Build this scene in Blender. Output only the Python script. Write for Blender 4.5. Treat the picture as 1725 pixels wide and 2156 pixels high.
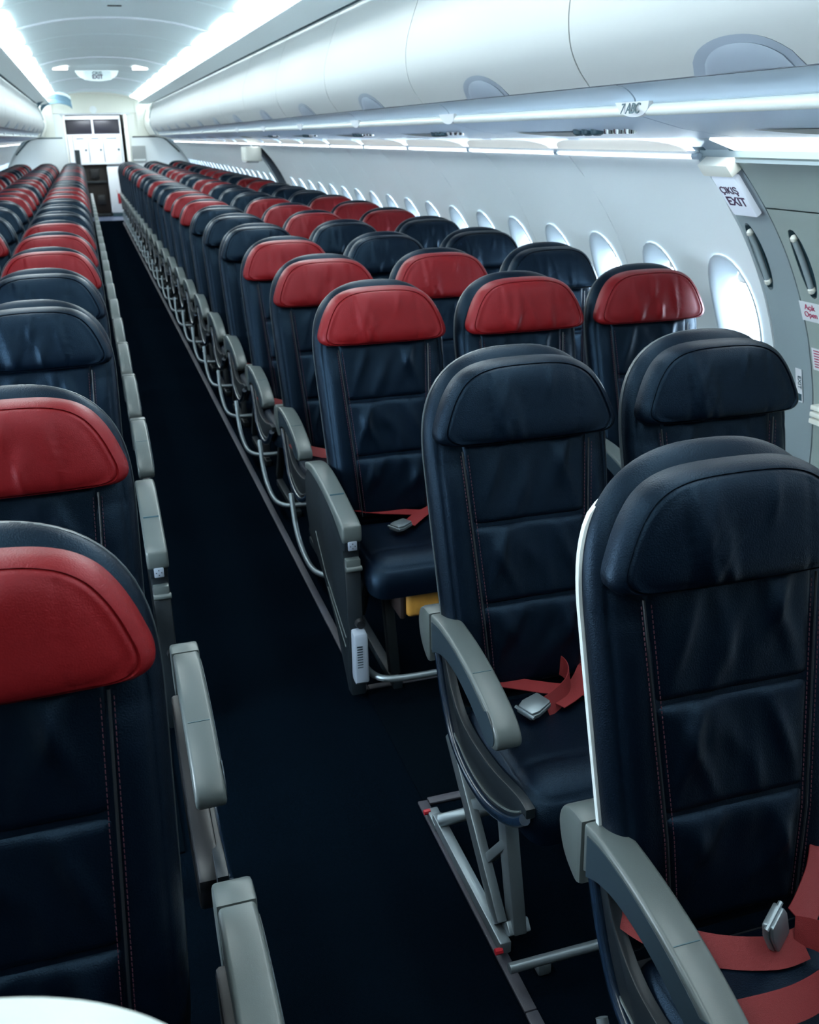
import bpy, bmesh, math, random
import numpy as np
from mathutils import Matrix, Vector

S = bpy.context.scene
COL = S.collection
for o in list(bpy.data.objects):
    bpy.data.objects.remove(o)

# ------------------------------------------------------------------ camera
cam_data = bpy.data.cameras.new('camera')
cam = bpy.data.objects.new('camera', cam_data)
COL.objects.link(cam)
cam.matrix_world = Matrix(((0.953781, 0.12325, -0.274064, 0.0),
                           (-0.300041, 0.340061, -0.891254, 0.0),
                           (-0.016648, 0.932292, 0.361324, 1.61),
                           (0, 0, 0, 1)))
cam_data.sensor_fit = 'VERTICAL'
cam_data.sensor_height = 36.0
cam_data.lens = 2060.0 / 2156.0 * 36.0
cam_data.clip_start = 0.02
cam_data.clip_end = 200
cam_data.dof.use_dof = True
cam_data.dof.focus_distance = 1.75
cam_data.dof.aperture_fstop = 9.0
S.camera = cam

# ------------------------------------------------------------------ world, exposure
S.view_settings.view_transform = 'Standard'
S.view_settings.look = 'None'
S.view_settings.gamma = 1.0
S.view_settings.use_curve_mapping = False
S.view_settings.exposure = 1.18
W = bpy.data.worlds.new('sky')
S.world = W
W.use_nodes = True
bg = W.node_tree.nodes['Background']
bg.inputs[0].default_value = (0.70, 0.87, 1.0, 1)
bg.inputs[1].default_value = 14.0
S.cycles.max_bounces = 7
S.cycles.diffuse_bounces = 4
S.cycles.glossy_bounces = 3
S.cycles.transparent_max_bounces = 8
S.cycles.sample_clamp_indirect = 6.0
S.cycles.caustics_reflective = False
S.cycles.caustics_refractive = False

COVE_POWER = 7.0        # emission of the cove lamp covers above the bins
SIDE_POWER = 3.6       # emission of the sidewall light covers
GALLEY_POWER = 20.0
X0 = 0.33                # centre line of the cabin
YN, YF = -1.9, 21.6      # near wall behind the camera, bulkheads at the far end


# ------------------------------------------------------------------ materials
def mat(name, color, rough=0.5, metal=0.0, bump=0.0, scale=200.0, spec=0.5, var=0.0,
        emit=None, estr=0.0, coat=0.0, tint=None, vscale=6.0, detail=4.0):
    m = bpy.data.materials.new(name)
    m.use_nodes = True
    nt = m.node_tree
    b = nt.nodes['Principled BSDF']
    b.inputs['Base Color'].default_value = (*color, 1)
    b.inputs['Roughness'].default_value = rough
    b.inputs['Metallic'].default_value = metal
    b.inputs['Specular IOR Level'].default_value = spec
    b.inputs['Coat Weight'].default_value = coat
    if tint:
        b.inputs['Specular Tint'].default_value = (*tint, 1)
    tc = nt.nodes.new('ShaderNodeTexCoord')
    if bump:
        n = nt.nodes.new('ShaderNodeTexNoise')
        n.inputs['Scale'].default_value = scale
        n.inputs['Detail'].default_value = detail
        bp = nt.nodes.new('ShaderNodeBump')
        bp.inputs['Strength'].default_value = bump
        bp.inputs['Distance'].default_value = 0.002
        nt.links.new(tc.outputs['Object'], n.inputs['Vector'])
        nt.links.new(n.outputs['Fac'], bp.inputs['Height'])
        nt.links.new(bp.outputs['Normal'], b.inputs['Normal'])
    if var:
        n2 = nt.nodes.new('ShaderNodeTexNoise')
        n2.inputs['Scale'].default_value = vscale
        n2.inputs['Detail'].default_value = 6.0
        r = nt.nodes.new('ShaderNodeValToRGB')
        r.color_ramp.elements[0].position = 0.3
        r.color_ramp.elements[1].position = 0.7
        r.color_ramp.elements[0].color = (*[c * (1 - var) for c in color], 1)
        r.color_ramp.elements[1].color = (*[min(1, c * (1 + var)) for c in color], 1)
        nt.links.new(tc.outputs['Object'], n2.inputs['Vector'])
        nt.links.new(n2.outputs['Fac'], r.inputs['Fac'])
        nt.links.new(r.outputs['Color'], b.inputs['Base Color'])
    if emit:
        b.inputs['Emission Color'].default_value = (*emit, 1)
        b.inputs['Emission Strength'].default_value = estr
    return m


M = {}
M['navy'] = mat('navy_leather', (0.0006, 0.0022, 0.0062), 0.39, bump=0.35, scale=420, spec=0.27, tint=(0.36, 0.66, 1.0), var=0.12, vscale=9)
M['red'] = mat('red_leather', (0.142, 0.0050, 0.0064), 0.42, bump=0.3, scale=420, spec=0.36, tint=(1.0, 0.50, 0.60), var=0.07, vscale=9)
M['white_leather'] = mat('white_leather', (0.50, 0.55, 0.54), 0.45, bump=0.2, scale=400)
M['stitch'] = mat('red_stitching', (0.05, 0.012, 0.025), 0.7)
M['seam'] = mat('dark_piping', (0.004, 0.007, 0.011), 0.5)
M['shell'] = mat('dark_grey_shell_plastic', (0.05, 0.065, 0.075), 0.4, spec=0.5)
M['shell_white'] = mat('white_shell_plastic', (0.62, 0.68, 0.69), 0.4, spec=0.5)
M['arm'] = mat('grey_armrest_plastic', (0.072, 0.088, 0.088), 0.36, bump=0.08, scale=900, spec=0.5)
M['arm_side'] = mat('blue_grey_armrest_side', (0.018, 0.032, 0.044), 0.4, bump=0.08, scale=900)
M['gloss_navy'] = mat('gloss_navy_plastic', (0.005, 0.014, 0.030), 0.22, spec=0.7)
M['panel_dark'] = mat('dark_slate_plastic', (0.006, 0.0105, 0.0145), 0.42, bump=0.1, scale=700)
M['black'] = mat('black_plastic', (0.006, 0.007, 0.009), 0.4)
M['alu'] = mat('satin_aluminium', (0.20, 0.24, 0.265), 0.38, metal=0.7)
M['chrome'] = mat('polished_steel', (0.75, 0.77, 0.78), 0.18, metal=1.0)
M['belt'] = mat('red_belt_webbing', (0.17, 0.0085, 0.011), 0.62, bump=0.5, scale=900)
M['redknob'] = mat('red_knob', (0.4, 0.01, 0.02), 0.4)
M['carpet'] = mat('dark_blue_carpet', (0.0013, 0.0033, 0.0062), 0.95, bump=1.0, scale=700, spec=0.0, var=0.35, vscale=160)
M['mat'] = mat('charcoal_floor_mat', (0.0013, 0.0029, 0.0048), 0.9, bump=0.8, scale=600, spec=0.0, var=0.3, vscale=200)
M['track'] = mat('grey_track_cover', (0.030, 0.031, 0.043), 0.55, bump=0.2, scale=300, var=0.15, vscale=20)
M['galley_floor'] = mat('grey_blue_vinyl', (0.13, 0.16, 0.25), 0.35)
M['bin'] = mat('white_bin_plastic', (0.40, 0.418, 0.42), 0.5, bump=0.04, scale=900, spec=0.45)
M['bin_grey'] = mat('pale_grey_handle', (0.24, 0.28, 0.335), 0.4)
M['fascia'] = mat('blue_grey_fascia', (0.40, 0.49, 0.58), 0.32, spec=0.5)
M['psu'] = mat('blue_grey_service_panel', (0.56, 0.68, 0.84), 0.33, spec=0.5)
M['rail'] = mat('cream_handrail', (0.74, 0.78, 0.76), 0.28)
M['ceil'] = mat('pale_ceiling_panel', (0.80, 0.90, 0.93), 0.5)
M['ledge'] = mat('pale_cove_ledge', (0.78, 0.87, 0.89), 0.45)
M['gap'] = mat('dark_gap_lining', (0.01, 0.03, 0.05), 0.8)
M['wall'] = mat('pale_sidewall_panel', (0.82, 0.89, 0.93), 0.42, bump=0.03, scale=600)
M['bezel'] = mat('pale_window_bezel', (0.42, 0.47, 0.51), 0.35)
M['shade'] = mat('white_window_shade', (0.82, 0.82, 0.80), 0.5)
M['door'] = mat('grey_green_door_panel', (0.31, 0.37, 0.355), 0.5, bump=0.03, scale=700)
M['doorframe'] = mat('grey_door_frame', (0.28, 0.345, 0.37), 0.5)
M['recess'] = mat('dark_teal_recess', (0.04, 0.09, 0.115), 0.5)
M['cream'] = mat('cream_plastic', (0.84, 0.845, 0.78), 0.5)
M['white'] = mat('white_laminate', (0.80, 0.84, 0.90), 0.35)
M['signface'] = mat('pale_blue_sign_face', (0.62, 0.70, 0.80), 0.35, emit=(0.75, 0.85, 1.0), estr=0.12)
M['signlens'] = mat('lit_sign_lens', (0.7, 0.76, 0.78), 0.35, emit=(0.85, 1.0, 0.98), estr=0.16)
M['plum'] = mat('dark_plum_lettering', (0.05, 0.015, 0.07), 0.6)
M['magenta'] = mat('crimson_lettering', (0.42, 0.03, 0.10), 0.6)
M['label'] = mat('white_label_film', (0.72, 0.74, 0.78), 0.45)
M['brown'] = mat('dark_brown_locker', (0.022, 0.014, 0.013), 0.5)
M['darkglass'] = mat('dark_locker_opening', (0.018, 0.018, 0.030), 0.35)
M['lightcover'] = mat('warm_white_light_cover', (0.75, 0.76, 0.72), 0.4, emit=(1.0, 0.985, 0.93), estr=0.10)
M['lightlip'] = mat('bright_light_edge', (0.9, 0.92, 0.9), 0.4, emit=(0.86, 0.96, 1.0), estr=SIDE_POWER)
M['strip'] = mat('cove_lamp_tube', (0.9, 0.95, 0.95), 0.4, emit=(0.88, 0.985, 1.0), estr=COVE_POWER)
M['galleylamp'] = mat('galley_lamp_cover', (0.9, 0.95, 0.95), 0.4, emit=(0.85, 0.93, 1.0), estr=GALLEY_POWER)
M['ceil_glow'] = mat('glowing_ceiling_patch', (0.9, 0.95, 0.95), 0.4, emit=(0.95, 1.0, 0.98), estr=1.3)
M['yellow'] = mat('amber_pouch_fabric', (0.46, 0.22, 0.035), 0.6, var=0.2, vscale=30)
M['bulk'] = mat('pale_grey_bulkhead', (0.88, 0.92, 0.94), 0.5)
M['curtain'] = mat('slate_partition', (0.030, 0.038, 0.045), 0.6, spec=0.2)
M['blue_end'] = mat('blue_grey_end_trim', (0.075, 0.15, 0.21), 0.5)
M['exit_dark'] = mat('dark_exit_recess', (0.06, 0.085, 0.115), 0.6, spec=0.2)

gl = bpy.data.materials.new('window_pane')
gl.use_nodes = True
nt = gl.node_tree
nt.nodes.clear()
out = nt.nodes.new('ShaderNodeOutputMaterial')
mx = nt.nodes.new('ShaderNodeMixShader')
tr = nt.nodes.new('ShaderNodeBsdfTransparent')
gs = nt.nodes.new('ShaderNodeBsdfGlossy')
gs.inputs['Roughness'].default_value = 0.05
tr.inputs['Color'].default_value = (0.93, 0.97, 1.0, 1)
mx.inputs[0].default_value = 0.06
nt.links.new(tr.outputs[0], mx.inputs[1])
nt.links.new(gs.outputs[0], mx.inputs[2])
nt.links.new(mx.outputs[0], out.inputs[0])
M['pane'] = gl


# ------------------------------------------------------------------ mesh helpers
def mesh(name, V, F, m, smooth=True, angle=38):
    me = bpy.data.meshes.new(name)
    me.from_pydata([tuple(v) for v in V], [], [tuple(f) for f in F])
    bm = bmesh.new()
    bm.from_mesh(me)
    bmesh.ops.remove_doubles(bm, verts=bm.verts, dist=1e-5)
    bmesh.ops.recalc_face_normals(bm, faces=bm.faces)
    bm.to_mesh(me)
    bm.free()
    if m:
        me.materials.append(M[m])
    if smooth:
        me.polygons.foreach_set('use_smooth', [True] * len(me.polygons))
        me.set_sharp_from_angle(angle=math.radians(angle))
    return me


def obj(name, me, parent=None, loc=(0, 0, 0), label=None, cat=None, group=None, kind=None, rot=None):
    o = bpy.data.objects.new(name, me)
    COL.objects.link(o)
    o.location = loc
    if rot:
        o.rotation_euler = rot
    if parent:
        o.parent = parent
    if label:
        o['label'] = label
    if cat:
        o['category'] = cat
    if group:
        o['group'] = group
    if kind:
        o['kind'] = kind
    return o


class G:
    """collects geometry of one part"""
    def __init__(s):
        s.V, s.F = [], []

    def add(s, V, F):
        n = len(s.V)
        s.V += [tuple(v) for v in V]
        s.F += [tuple(i + n for i in f) for f in F]
        return s

    def box(s, a, b):
        (x0, y0, z0), (x1, y1, z1) = a, b
        V = [(x, y, z) for x in (x0, x1) for y in (y0, y1) for z in (z0, z1)]
        return s.add(V, [(0, 1, 3, 2), (4, 6, 7, 5), (0, 4, 5, 1), (2, 3, 7, 6), (0, 2, 6, 4), (1, 5, 7, 3)])

    def tube(s, path, r, n=8, caps=True):
        P = [Vector(p) for p in path]
        V, F = [], []
        up = Vector((0, 0, 1))
        for i, p in enumerate(P):
            t = (P[min(i + 1, len(P) - 1)] - P[max(i - 1, 0)]).normalized()
            a = t.cross(up)
            if a.length < 1e-3:
                a = t.cross(Vector((1, 0, 0)))
            a.normalize()
            b = a.cross(t).normalized()
            rr = r[i] if isinstance(r, (list, tuple)) else r
            for k in range(n):
                an = 2 * math.pi * k / n
                V.append(p + a * math.cos(an) * rr + b * math.sin(an) * rr)
        for i in range(len(P) - 1):
            for k in range(n):
                F.append((i * n + k, i * n + (k + 1) % n, (i + 1) * n + (k + 1) % n, (i + 1) * n + k))
        if caps:
            F.append(tuple(range(n))[::-1])
            F.append(tuple((len(P) - 1) * n + k for k in range(n)))
        return s.add(V, F)

    def bar(s, p, q, w, h):
        """rectangular bar from p to q; w sideways (x), h the other way"""
        p, q = Vector(p), Vector(q)
        t = (q - p).normalized()
        a = Vector((1, 0, 0))
        a = (a - t * a.dot(t))
        if a.length < 1e-3:
            a = Vector((0, 1, 0))
        a.normalize()
        b = t.cross(a).normalized()
        V = [c + a * sa * w / 2 + b * sb * h / 2 for c in (p, q) for sa in (-1, 1) for sb in (-1, 1)]
        return s.add(V, [(0, 1, 3, 2), (4, 6, 7, 5), (0, 4, 5, 1), (2, 3, 7, 6), (0, 2, 6, 4), (1, 5, 7, 3)])

    def prism_y(s, prof, y0, y1):
        """closed profile of (x, z) extruded along y"""
        n = len(prof)
        V = [(x, y0, z) for x, z in prof] + [(x, y1, z) for x, z in prof]
        F = [(i, (i + 1) % n, n + (i + 1) % n, n + i) for i in range(n)]
        F += [tuple(range(n)), tuple(range(2 * n - 1, n - 1, -1))]
        return s.add(V, F)

    def build(s, name, m, smooth=True, angle=38, bevel=0.0, seg=2):
        me = mesh(name, s.V, s.F, m, smooth, angle)
        if bevel:
            bm = bmesh.new()
            bm.from_mesh(me)
            ed = [e for e in bm.edges if len(e.link_faces) == 2 and e.calc_face_angle(0) > 0.55]
            bmesh.ops.bevel(bm, geom=ed, offset=bevel, segments=seg, profile=0.5, affect='EDGES', clamp_overlap=True)
            bm.to_mesh(me)
            bm.free()
            if smooth:
                me.polygons.foreach_set('use_smooth', [True] * len(me.polygons))
                me.set_sharp_from_angle(angle=math.radians(angle))
        return me


def ext_x(poly, x0, x1, name, m, bevel=0.004, seg=2, angle=38):
    """closed polygon of (y, z) extruded along x with rounded rims"""
    n = len(poly)
    g = G()
    V = [(x0, y, z) for y, z in poly] + [(x1, y, z) for y, z in poly]
    F = [(i, (i + 1) % n, n + (i + 1) % n, n + i) for i in range(n)]
    F += [tuple(range(n)), tuple(range(2 * n - 1, n - 1, -1))]
    g.add(V, F)
    me = bpy.data.meshes.new(name)
    me.from_pydata(g.V, [], g.F)
    bm = bmesh.new()
    bm.from_mesh(me)
    bmesh.ops.recalc_face_normals(bm, faces=bm.faces)
    if bevel:
        ed = [e for e in bm.edges if abs(e.verts[0].co.x - e.verts[1].co.x) < 1e-6]
        bmesh.ops.bevel(bm, geom=ed, offset=bevel, segments=seg, profile=0.5, affect='EDGES', clamp_overlap=True)
    bm.to_mesh(me)
    bm.free()
    me.materials.append(M[m])
    me.polygons.foreach_set('use_smooth', [True] * len(me.polygons))
    me.set_sharp_from_angle(angle=math.radians(angle))
    return me


def smooth_path(P, n=8):
    P = [np.array(p, float) for p in P]
    out = []
    for i in range(len(P) - 1):
        p0 = P[max(i - 1, 0)]; p1 = P[i]; p2 = P[i + 1]; p3 = P[min(i + 2, len(P) - 1)]
        for k in range(n):
            t = k / n
            out.append(0.5 * ((2 * p1) + (-p0 + p2) * t + (2 * p0 - 5 * p1 + 4 * p2 - p3) * t * t + (-p0 + 3 * p1 - 3 * p2 + p3) * t ** 3))
    out.append(P[-1])
    return [tuple(p) for p in out]


def resample(poly, n):
    """n points evenly round a closed polyline"""
    P = np.array(list(poly) + [poly[0]], float)
    d = np.r_[0, np.cumsum(np.linalg.norm(np.diff(P, axis=0), axis=1))]
    t = np.linspace(0, d[-1], n, endpoint=False)
    return np.stack([np.interp(t, d, P[:, 0]), np.interp(t, d, P[:, 1])], 1)


RINGS = [1, .996, .988, .976, .96, .942, .925, .91, .895, .875, .85, .82, .785, .75, .71, .67, .63, .585, .54, .49, .44, .385, .33, .27, .21, .15, .08]


def pad(outline, T, n=6.0, N=120, c=None, disp=None, back=0.0, mapf=None, rings=RINGS):
    """cushion: closed outline (a, b), thickness T towards -d; returns V, F with V = mapf(a, d, b)"""
    O = resample(outline, N)
    c = np.array(c if c is not None else O.mean(0))
    V, F = [], []
    for r in rings:
        d = -T * (max(0.0, 1 - r ** n)) ** (1.0 / n * 2.2)
        for p in O:
            q = c + (p - c) * r
            dd = d + (disp(q[0], q[1], r) if disp else 0.0)
            V.append(mapf(q[0], dd, q[1]))
    R = len(rings)
    V.append(mapf(c[0], -T + (disp(c[0], c[1], 0) if disp else 0), c[1]))
    for i in range(R - 1):
        for k in range(N):
            F.append((i * N + k, i * N + (k + 1) % N, (i + 1) * N + (k + 1) % N, (i + 1) * N + k))
    for k in range(N):
        F.append(((R - 1) * N + k, (R - 1) * N + (k + 1) % N, R * N))
    # rounded rim and flat back
    b0 = len(V)
    if back:
        for p in O:
            V.append(mapf(p[0], back, p[1]))
        V.append(mapf(c[0], back, c[1]))
        for k in range(N):
            F.append((k, b0 + k, b0 + (k + 1) % N, (k + 1) % N))
            F.append((b0 + k, b0 + N, b0 + (k + 1) % N))
    else:
        V.append(mapf(c[0], 0, c[1]))
        for k in range(N):
            F.append((k, b0, (k + 1) % N))
    return V, F


def text_mesh(name, body, size, m, bold=0.0):
    cu = bpy.data.curves.new(name, 'FONT')
    cu.body = body
    cu.size = size
    cu.align_x = 'CENTER'
    cu.align_y = 'CENTER'
    cu.extrude = 0.0006
    cu.offset = bold
    cu.space_line = 0.95
    t = bpy.data.objects.new(name + '_tmp', cu)
    COL.objects.link(t)
    me = bpy.data.meshes.new_from_object(t.evaluated_get(bpy.context.evaluated_depsgraph_get()))
    me.name = name
    me.materials.clear()
    me.materials.append(M[m])
    bpy.data.objects.remove(t)
    return me


def empty(name, loc, label, cat, group=None):
    return obj(name, None, None, loc, label, cat, group)


def ordinal(i):
    return ['first', 'second', 'third', 'fourth', 'fifth', 'sixth', 'seventh', 'eighth', 'ninth', 'tenth', 'eleventh',
            'twelfth', 'thirteenth', 'fourteenth', 'fifteenth', 'sixteenth', 'seventeenth', 'eighteenth', 'nineteenth',
            'twentieth', 'twenty-first', 'twenty-second', 'twenty-third', 'twenty-fourth', 'twenty-fifth', 'twenty-sixth',
            'twenty-seventh', 'twenty-eighth', 'twenty-ninth', 'thirtieth'][i]


# ------------------------------------------------------------------ cabin shell
WZ = np.array([0, .1, .3, .53, .72, .921, 1.129, 1.312, 1.451, 1.524, 1.62])
WX = np.array([1.775, 1.80, 1.838, 1.853, 1.836, 1.797, 1.723, 1.62, 1.512, 1.447, 1.345])
WP = np.polyfit(WZ, WX, 5)
def wx(z):
    return float(np.polyval(WP, z))
def side(sg, X):
    return X0 + sg * X

EXIT0, EXIT1, FRAME1 = 1.15, 2.56, 2.74      # door and its frame on the right wall
BAY = 0.89
HA, HB = .18 / .89, .625 / .89
LBAY = 0.97
WIN_A, WIN_B, WIN_C = 0.125, 0.205, 1.0      # window opening half width, half height, centre height


def patch(sg, y0, y1, z0, z1, holes, off=0.0, thick=0.012, N=48, K=7):
    """curved wall patch with oval holes; holes = [(yc, zc, a, b)], one per equal strip of the patch"""
    g = G()
    n = max(1, len(holes))
    for i in range(n):
        ya, yb = y0 + (y1 - y0) * i / n, y0 + (y1 - y0) * (i + 1) / n
        if n == 2:
            ym = (holes[0][0] + holes[1][0]) / 2
            ya, yb = ((y0, ym), (ym, y1))[i]
        if not holes:
            zz = np.linspace(z0, z1, 13)
            V = [(side(sg, wx(z) + off), y, z) for z in zz for y in (ya, yb)]
            g.add(V, [(2 * k, 2 * k + 1, 2 * k + 3, 2 * k + 2) for k in range(12)])
            continue
        yc, zc, a, b = holes[i]
        angs = set(np.linspace(0, 2 * math.pi, N, endpoint=False).tolist())
        for cy, cz in ((ya, z0), (yb, z0), (ya, z1), (yb, z1)):
            angs.add(math.atan2(cz - zc, cy - yc) % (2 * math.pi))
        angs = sorted(angs)
        V, F = [], []
        m = len(angs)
        for an in angs:
            cs, sn = math.cos(an), math.sin(an)
            r = ((abs(cs) / a) ** 2.3 + (abs(sn) / b) ** 2.3) ** (-1 / 2.3)
            tt = []
            if cs > 1e-9: tt.append((yb - yc) / cs)
            if cs < -1e-9: tt.append((ya - yc) / cs)
            if sn > 1e-9: tt.append((z1 - zc) / sn)
            if sn < -1e-9: tt.append((z0 - zc) / sn)
            R = min(tt)
            for k in range(K + 1):
                q = r + (R - r) * k / K
                y, z = yc + q * cs, zc + q * sn
                V.append((side(sg, wx(z) + off), y, z))
        for i2 in range(m):
            for k in range(K):
                p = (i2 * (K + 1) + k, i2 * (K + 1) + k + 1, ((i2 + 1) % m) * (K + 1) + k + 1, ((i2 + 1) % m) * (K + 1) + k)
                F.append(p)
        g.add(V, F)
    me_ = g
    return me_


def solid(g, name, m, t, direction):
    """give a sheet thickness t along direction (world x)"""
    me = mesh(name, g.V, g.F, None, True, 40)
    bm = bmesh.new()
    bm.from_mesh(me)
    ret = bmesh.ops.extrude_face_region(bm, geom=bm.faces[:])
    vs = [v for v in ret['geom'] if isinstance(v, bmesh.types.BMVert)]
    bmesh.ops.translate(bm, verts=vs, vec=(direction * t, 0, 0))
    bmesh.ops.recalc_face_normals(bm, faces=bm.faces)
    bm.to_mesh(me)
    bm.free()
    me.materials.append(M[m])
    me.polygons.foreach_set('use_smooth', [True] * len(me.polygons))
    me.set_sharp_from_angle(angle=math.radians(40))
    return me


def cached(cache, key, fn):
    if key not in cache:
        cache[key] = fn()
    return cache[key]

CACHE = {}

# floor
g = G().box((X0 - 1.92, YN, -0.05), (X0 + 1.92, 22.2, 0.0))
floor = obj('floor', g.build('floor', 'carpet', smooth=False), kind='structure')
g = G().box((X0 - 0.66, 22.2, -0.05), (X0 + 0.66, 25.4, 0.001))
obj('galley_floor', g.build('galley_floor', 'galley_floor', smooth=False), floor)
# floor mats under the right-hand seats near the exit and the grey seat-track covers
for k, (a, b) in enumerate([((0.632, 1.985, 0.0), (2.05, 2.55, 0.006)), ((-1.3, 1.985, 0.0), (0.03, 2.55, 0.006))]):
    obj('floor_mat', G().box(a, b).build('floor_mat', 'mat', bevel=0.002), floor)
tn = 0
for sg in (1, -1):
    xa = side(sg, 0.287 if sg == 1 else 0.37)
    segs = [(-0.9, 0.62), (0.622, 1.30), (1.302, 1.982), (2.55, 8.0), (8.003, 14.0), (14.003, 21.5)]
    for a, b in segs:
        tn += 1
        w = 0.027 * sg
        g = G().box((min(xa, xa + w), a, 0), (max(xa, xa + w), b, 0.008))
        obj('trim_%d' % tn, g.build('track_cover', 'track', bevel=0.003), kind='structure')
    for ya in (1.965, 2.55):
        tn += 1
        xb = side(sg, 1.6)
        g = G().box((min(xa + 0.028 * sg, xb), ya, 0), (max(xa + 0.028 * sg, xb), ya + 0.026, 0.008))
        obj('trim_%d' % tn, g.build('track_cover_cross', 'track', bevel=0.003), kind='structure')

# near wall behind the camera, far bulkheads
g = G().box((X0 - 2.0, YN - 0.05, -0.02), (X0 + 2.0, YN, 2.6))
obj('wall_front', g.build('wall_front', 'curtain', smooth=False), kind='structure')

# side walls: lower dado is the wall itself, window panels are its pieces
def dado(sg):
    g = G()
    zz = np.linspace(0, 0.62, 9)
    prof = [(side(sg, wx(z)), z) for z in zz] + [(side(sg, wx(z) + 0.03), z) for z in zz[::-1]]
    if sg == 1:
        g.prism_y(prof, YN, EXIT0)
        g.prism_y(prof, FRAME1, YF)
    else:
        g.prism_y(prof, YN, YF)
    return g.build('dado', 'wall')

wall = {}
wall[1] = obj('wall_right', dado(1), kind='structure')
wall[-1] = obj('wall_left', dado(-1), kind='structure')
GAP = 0.0015
FAR_EXIT = (11.3, 11.3 + 0.42)
win_y = {1: [], -1: []}
SPANS = {}
for sg in (1, -1):
    y = FRAME1
    spans = []
    k = 0
    while y < YF - 0.01:
        if k == 9:                       # a second exit door far down the cabin
            spans.append((y, y + .2))
            y += .2
            FX = (y, y + 0.62)
            y += 0.62
        e = min(y + BAY, YF)
        spans.append((y, e))
        y = e
        k += 1
    SPANS[sg] = spans
    for (a, b) in spans:
        if b - a > 0.85:
            hs = [(a + BAY * HA, WIN_C, WIN_A, WIN_B), (a + BAY * HB, WIN_C, WIN_A, WIN_B)]
            key = ('wallpanel', sg)
            me = cached(CACHE, key, lambda: solid(patch(sg, GAP, BAY - GAP, .622, 1.545,
                        [(BAY * HA, WIN_C, WIN_A, WIN_B), (BAY * HB, WIN_C, WIN_A, WIN_B)]), 'wall_panel', 'wall', .02, sg))
            obj('wall_panel', me, wall[sg], (0, a, 0))
            win_y[sg] += [hs[0][0], hs[1][0]]
        else:
            obj('wall_panel', solid(patch(sg, a + GAP, b - GAP, .622, 1.545, []), 'wall_panel', 'wall', .02, sg), wall[sg])
    if sg == -1:                         # beside and behind the camera (outside the frame) the left wall is plain
        # with an unseen opening added to throw cool daylight on the seat sides
        for ya, yb, za, zb in ((YN, 1.5, .622, 1.545), (2.25, FRAME1 - GAP, .622, 1.545), (1.5, 2.25, 1.40, 1.545), (1.5, 2.25, .622, .72)):
            obj('wall_panel', solid(patch(sg, ya, yb, za, zb, []), 'wall_panel', 'wall', .02, sg), wall[sg])
    else:
        obj('wall_panel', solid(patch(sg, YN, EXIT0 - GAP, .622, 1.545, []), 'wall_panel', 'wall', .02, sg), wall[sg])


# strips behind the joints keep daylight out
def backing(y, w=.03):
    zz = np.linspace(0, 1.56, 16)
    return G().prism_y([(side(sg, wx(z) + .0265), z) for z in zz] + [(side(sg, wx(z) + .034), z) for z in zz[::-1]], y - w, y + w).build('joint_backing', 'recess')
for sg in (1, -1):
    for y in sorted({round(v, 4) for ab in SPANS[sg] for v in ab} | ({EXIT0, EXIT1, FRAME1} if sg == 1 else {FRAME1})):
        obj('joint_backing', backing(y), wall[sg])
    zz = np.linspace(1.30, 1.46, 6)
    if sg == 1:
        obj('joint_backing', G().prism_y([(side(1, wx(z) + .0265), z) for z in zz] + [(side(1, wx(z) + .034), z) for z in zz[::-1]], EXIT0, EXIT1).build('joint_backing', 'recess'), wall[1])

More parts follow.
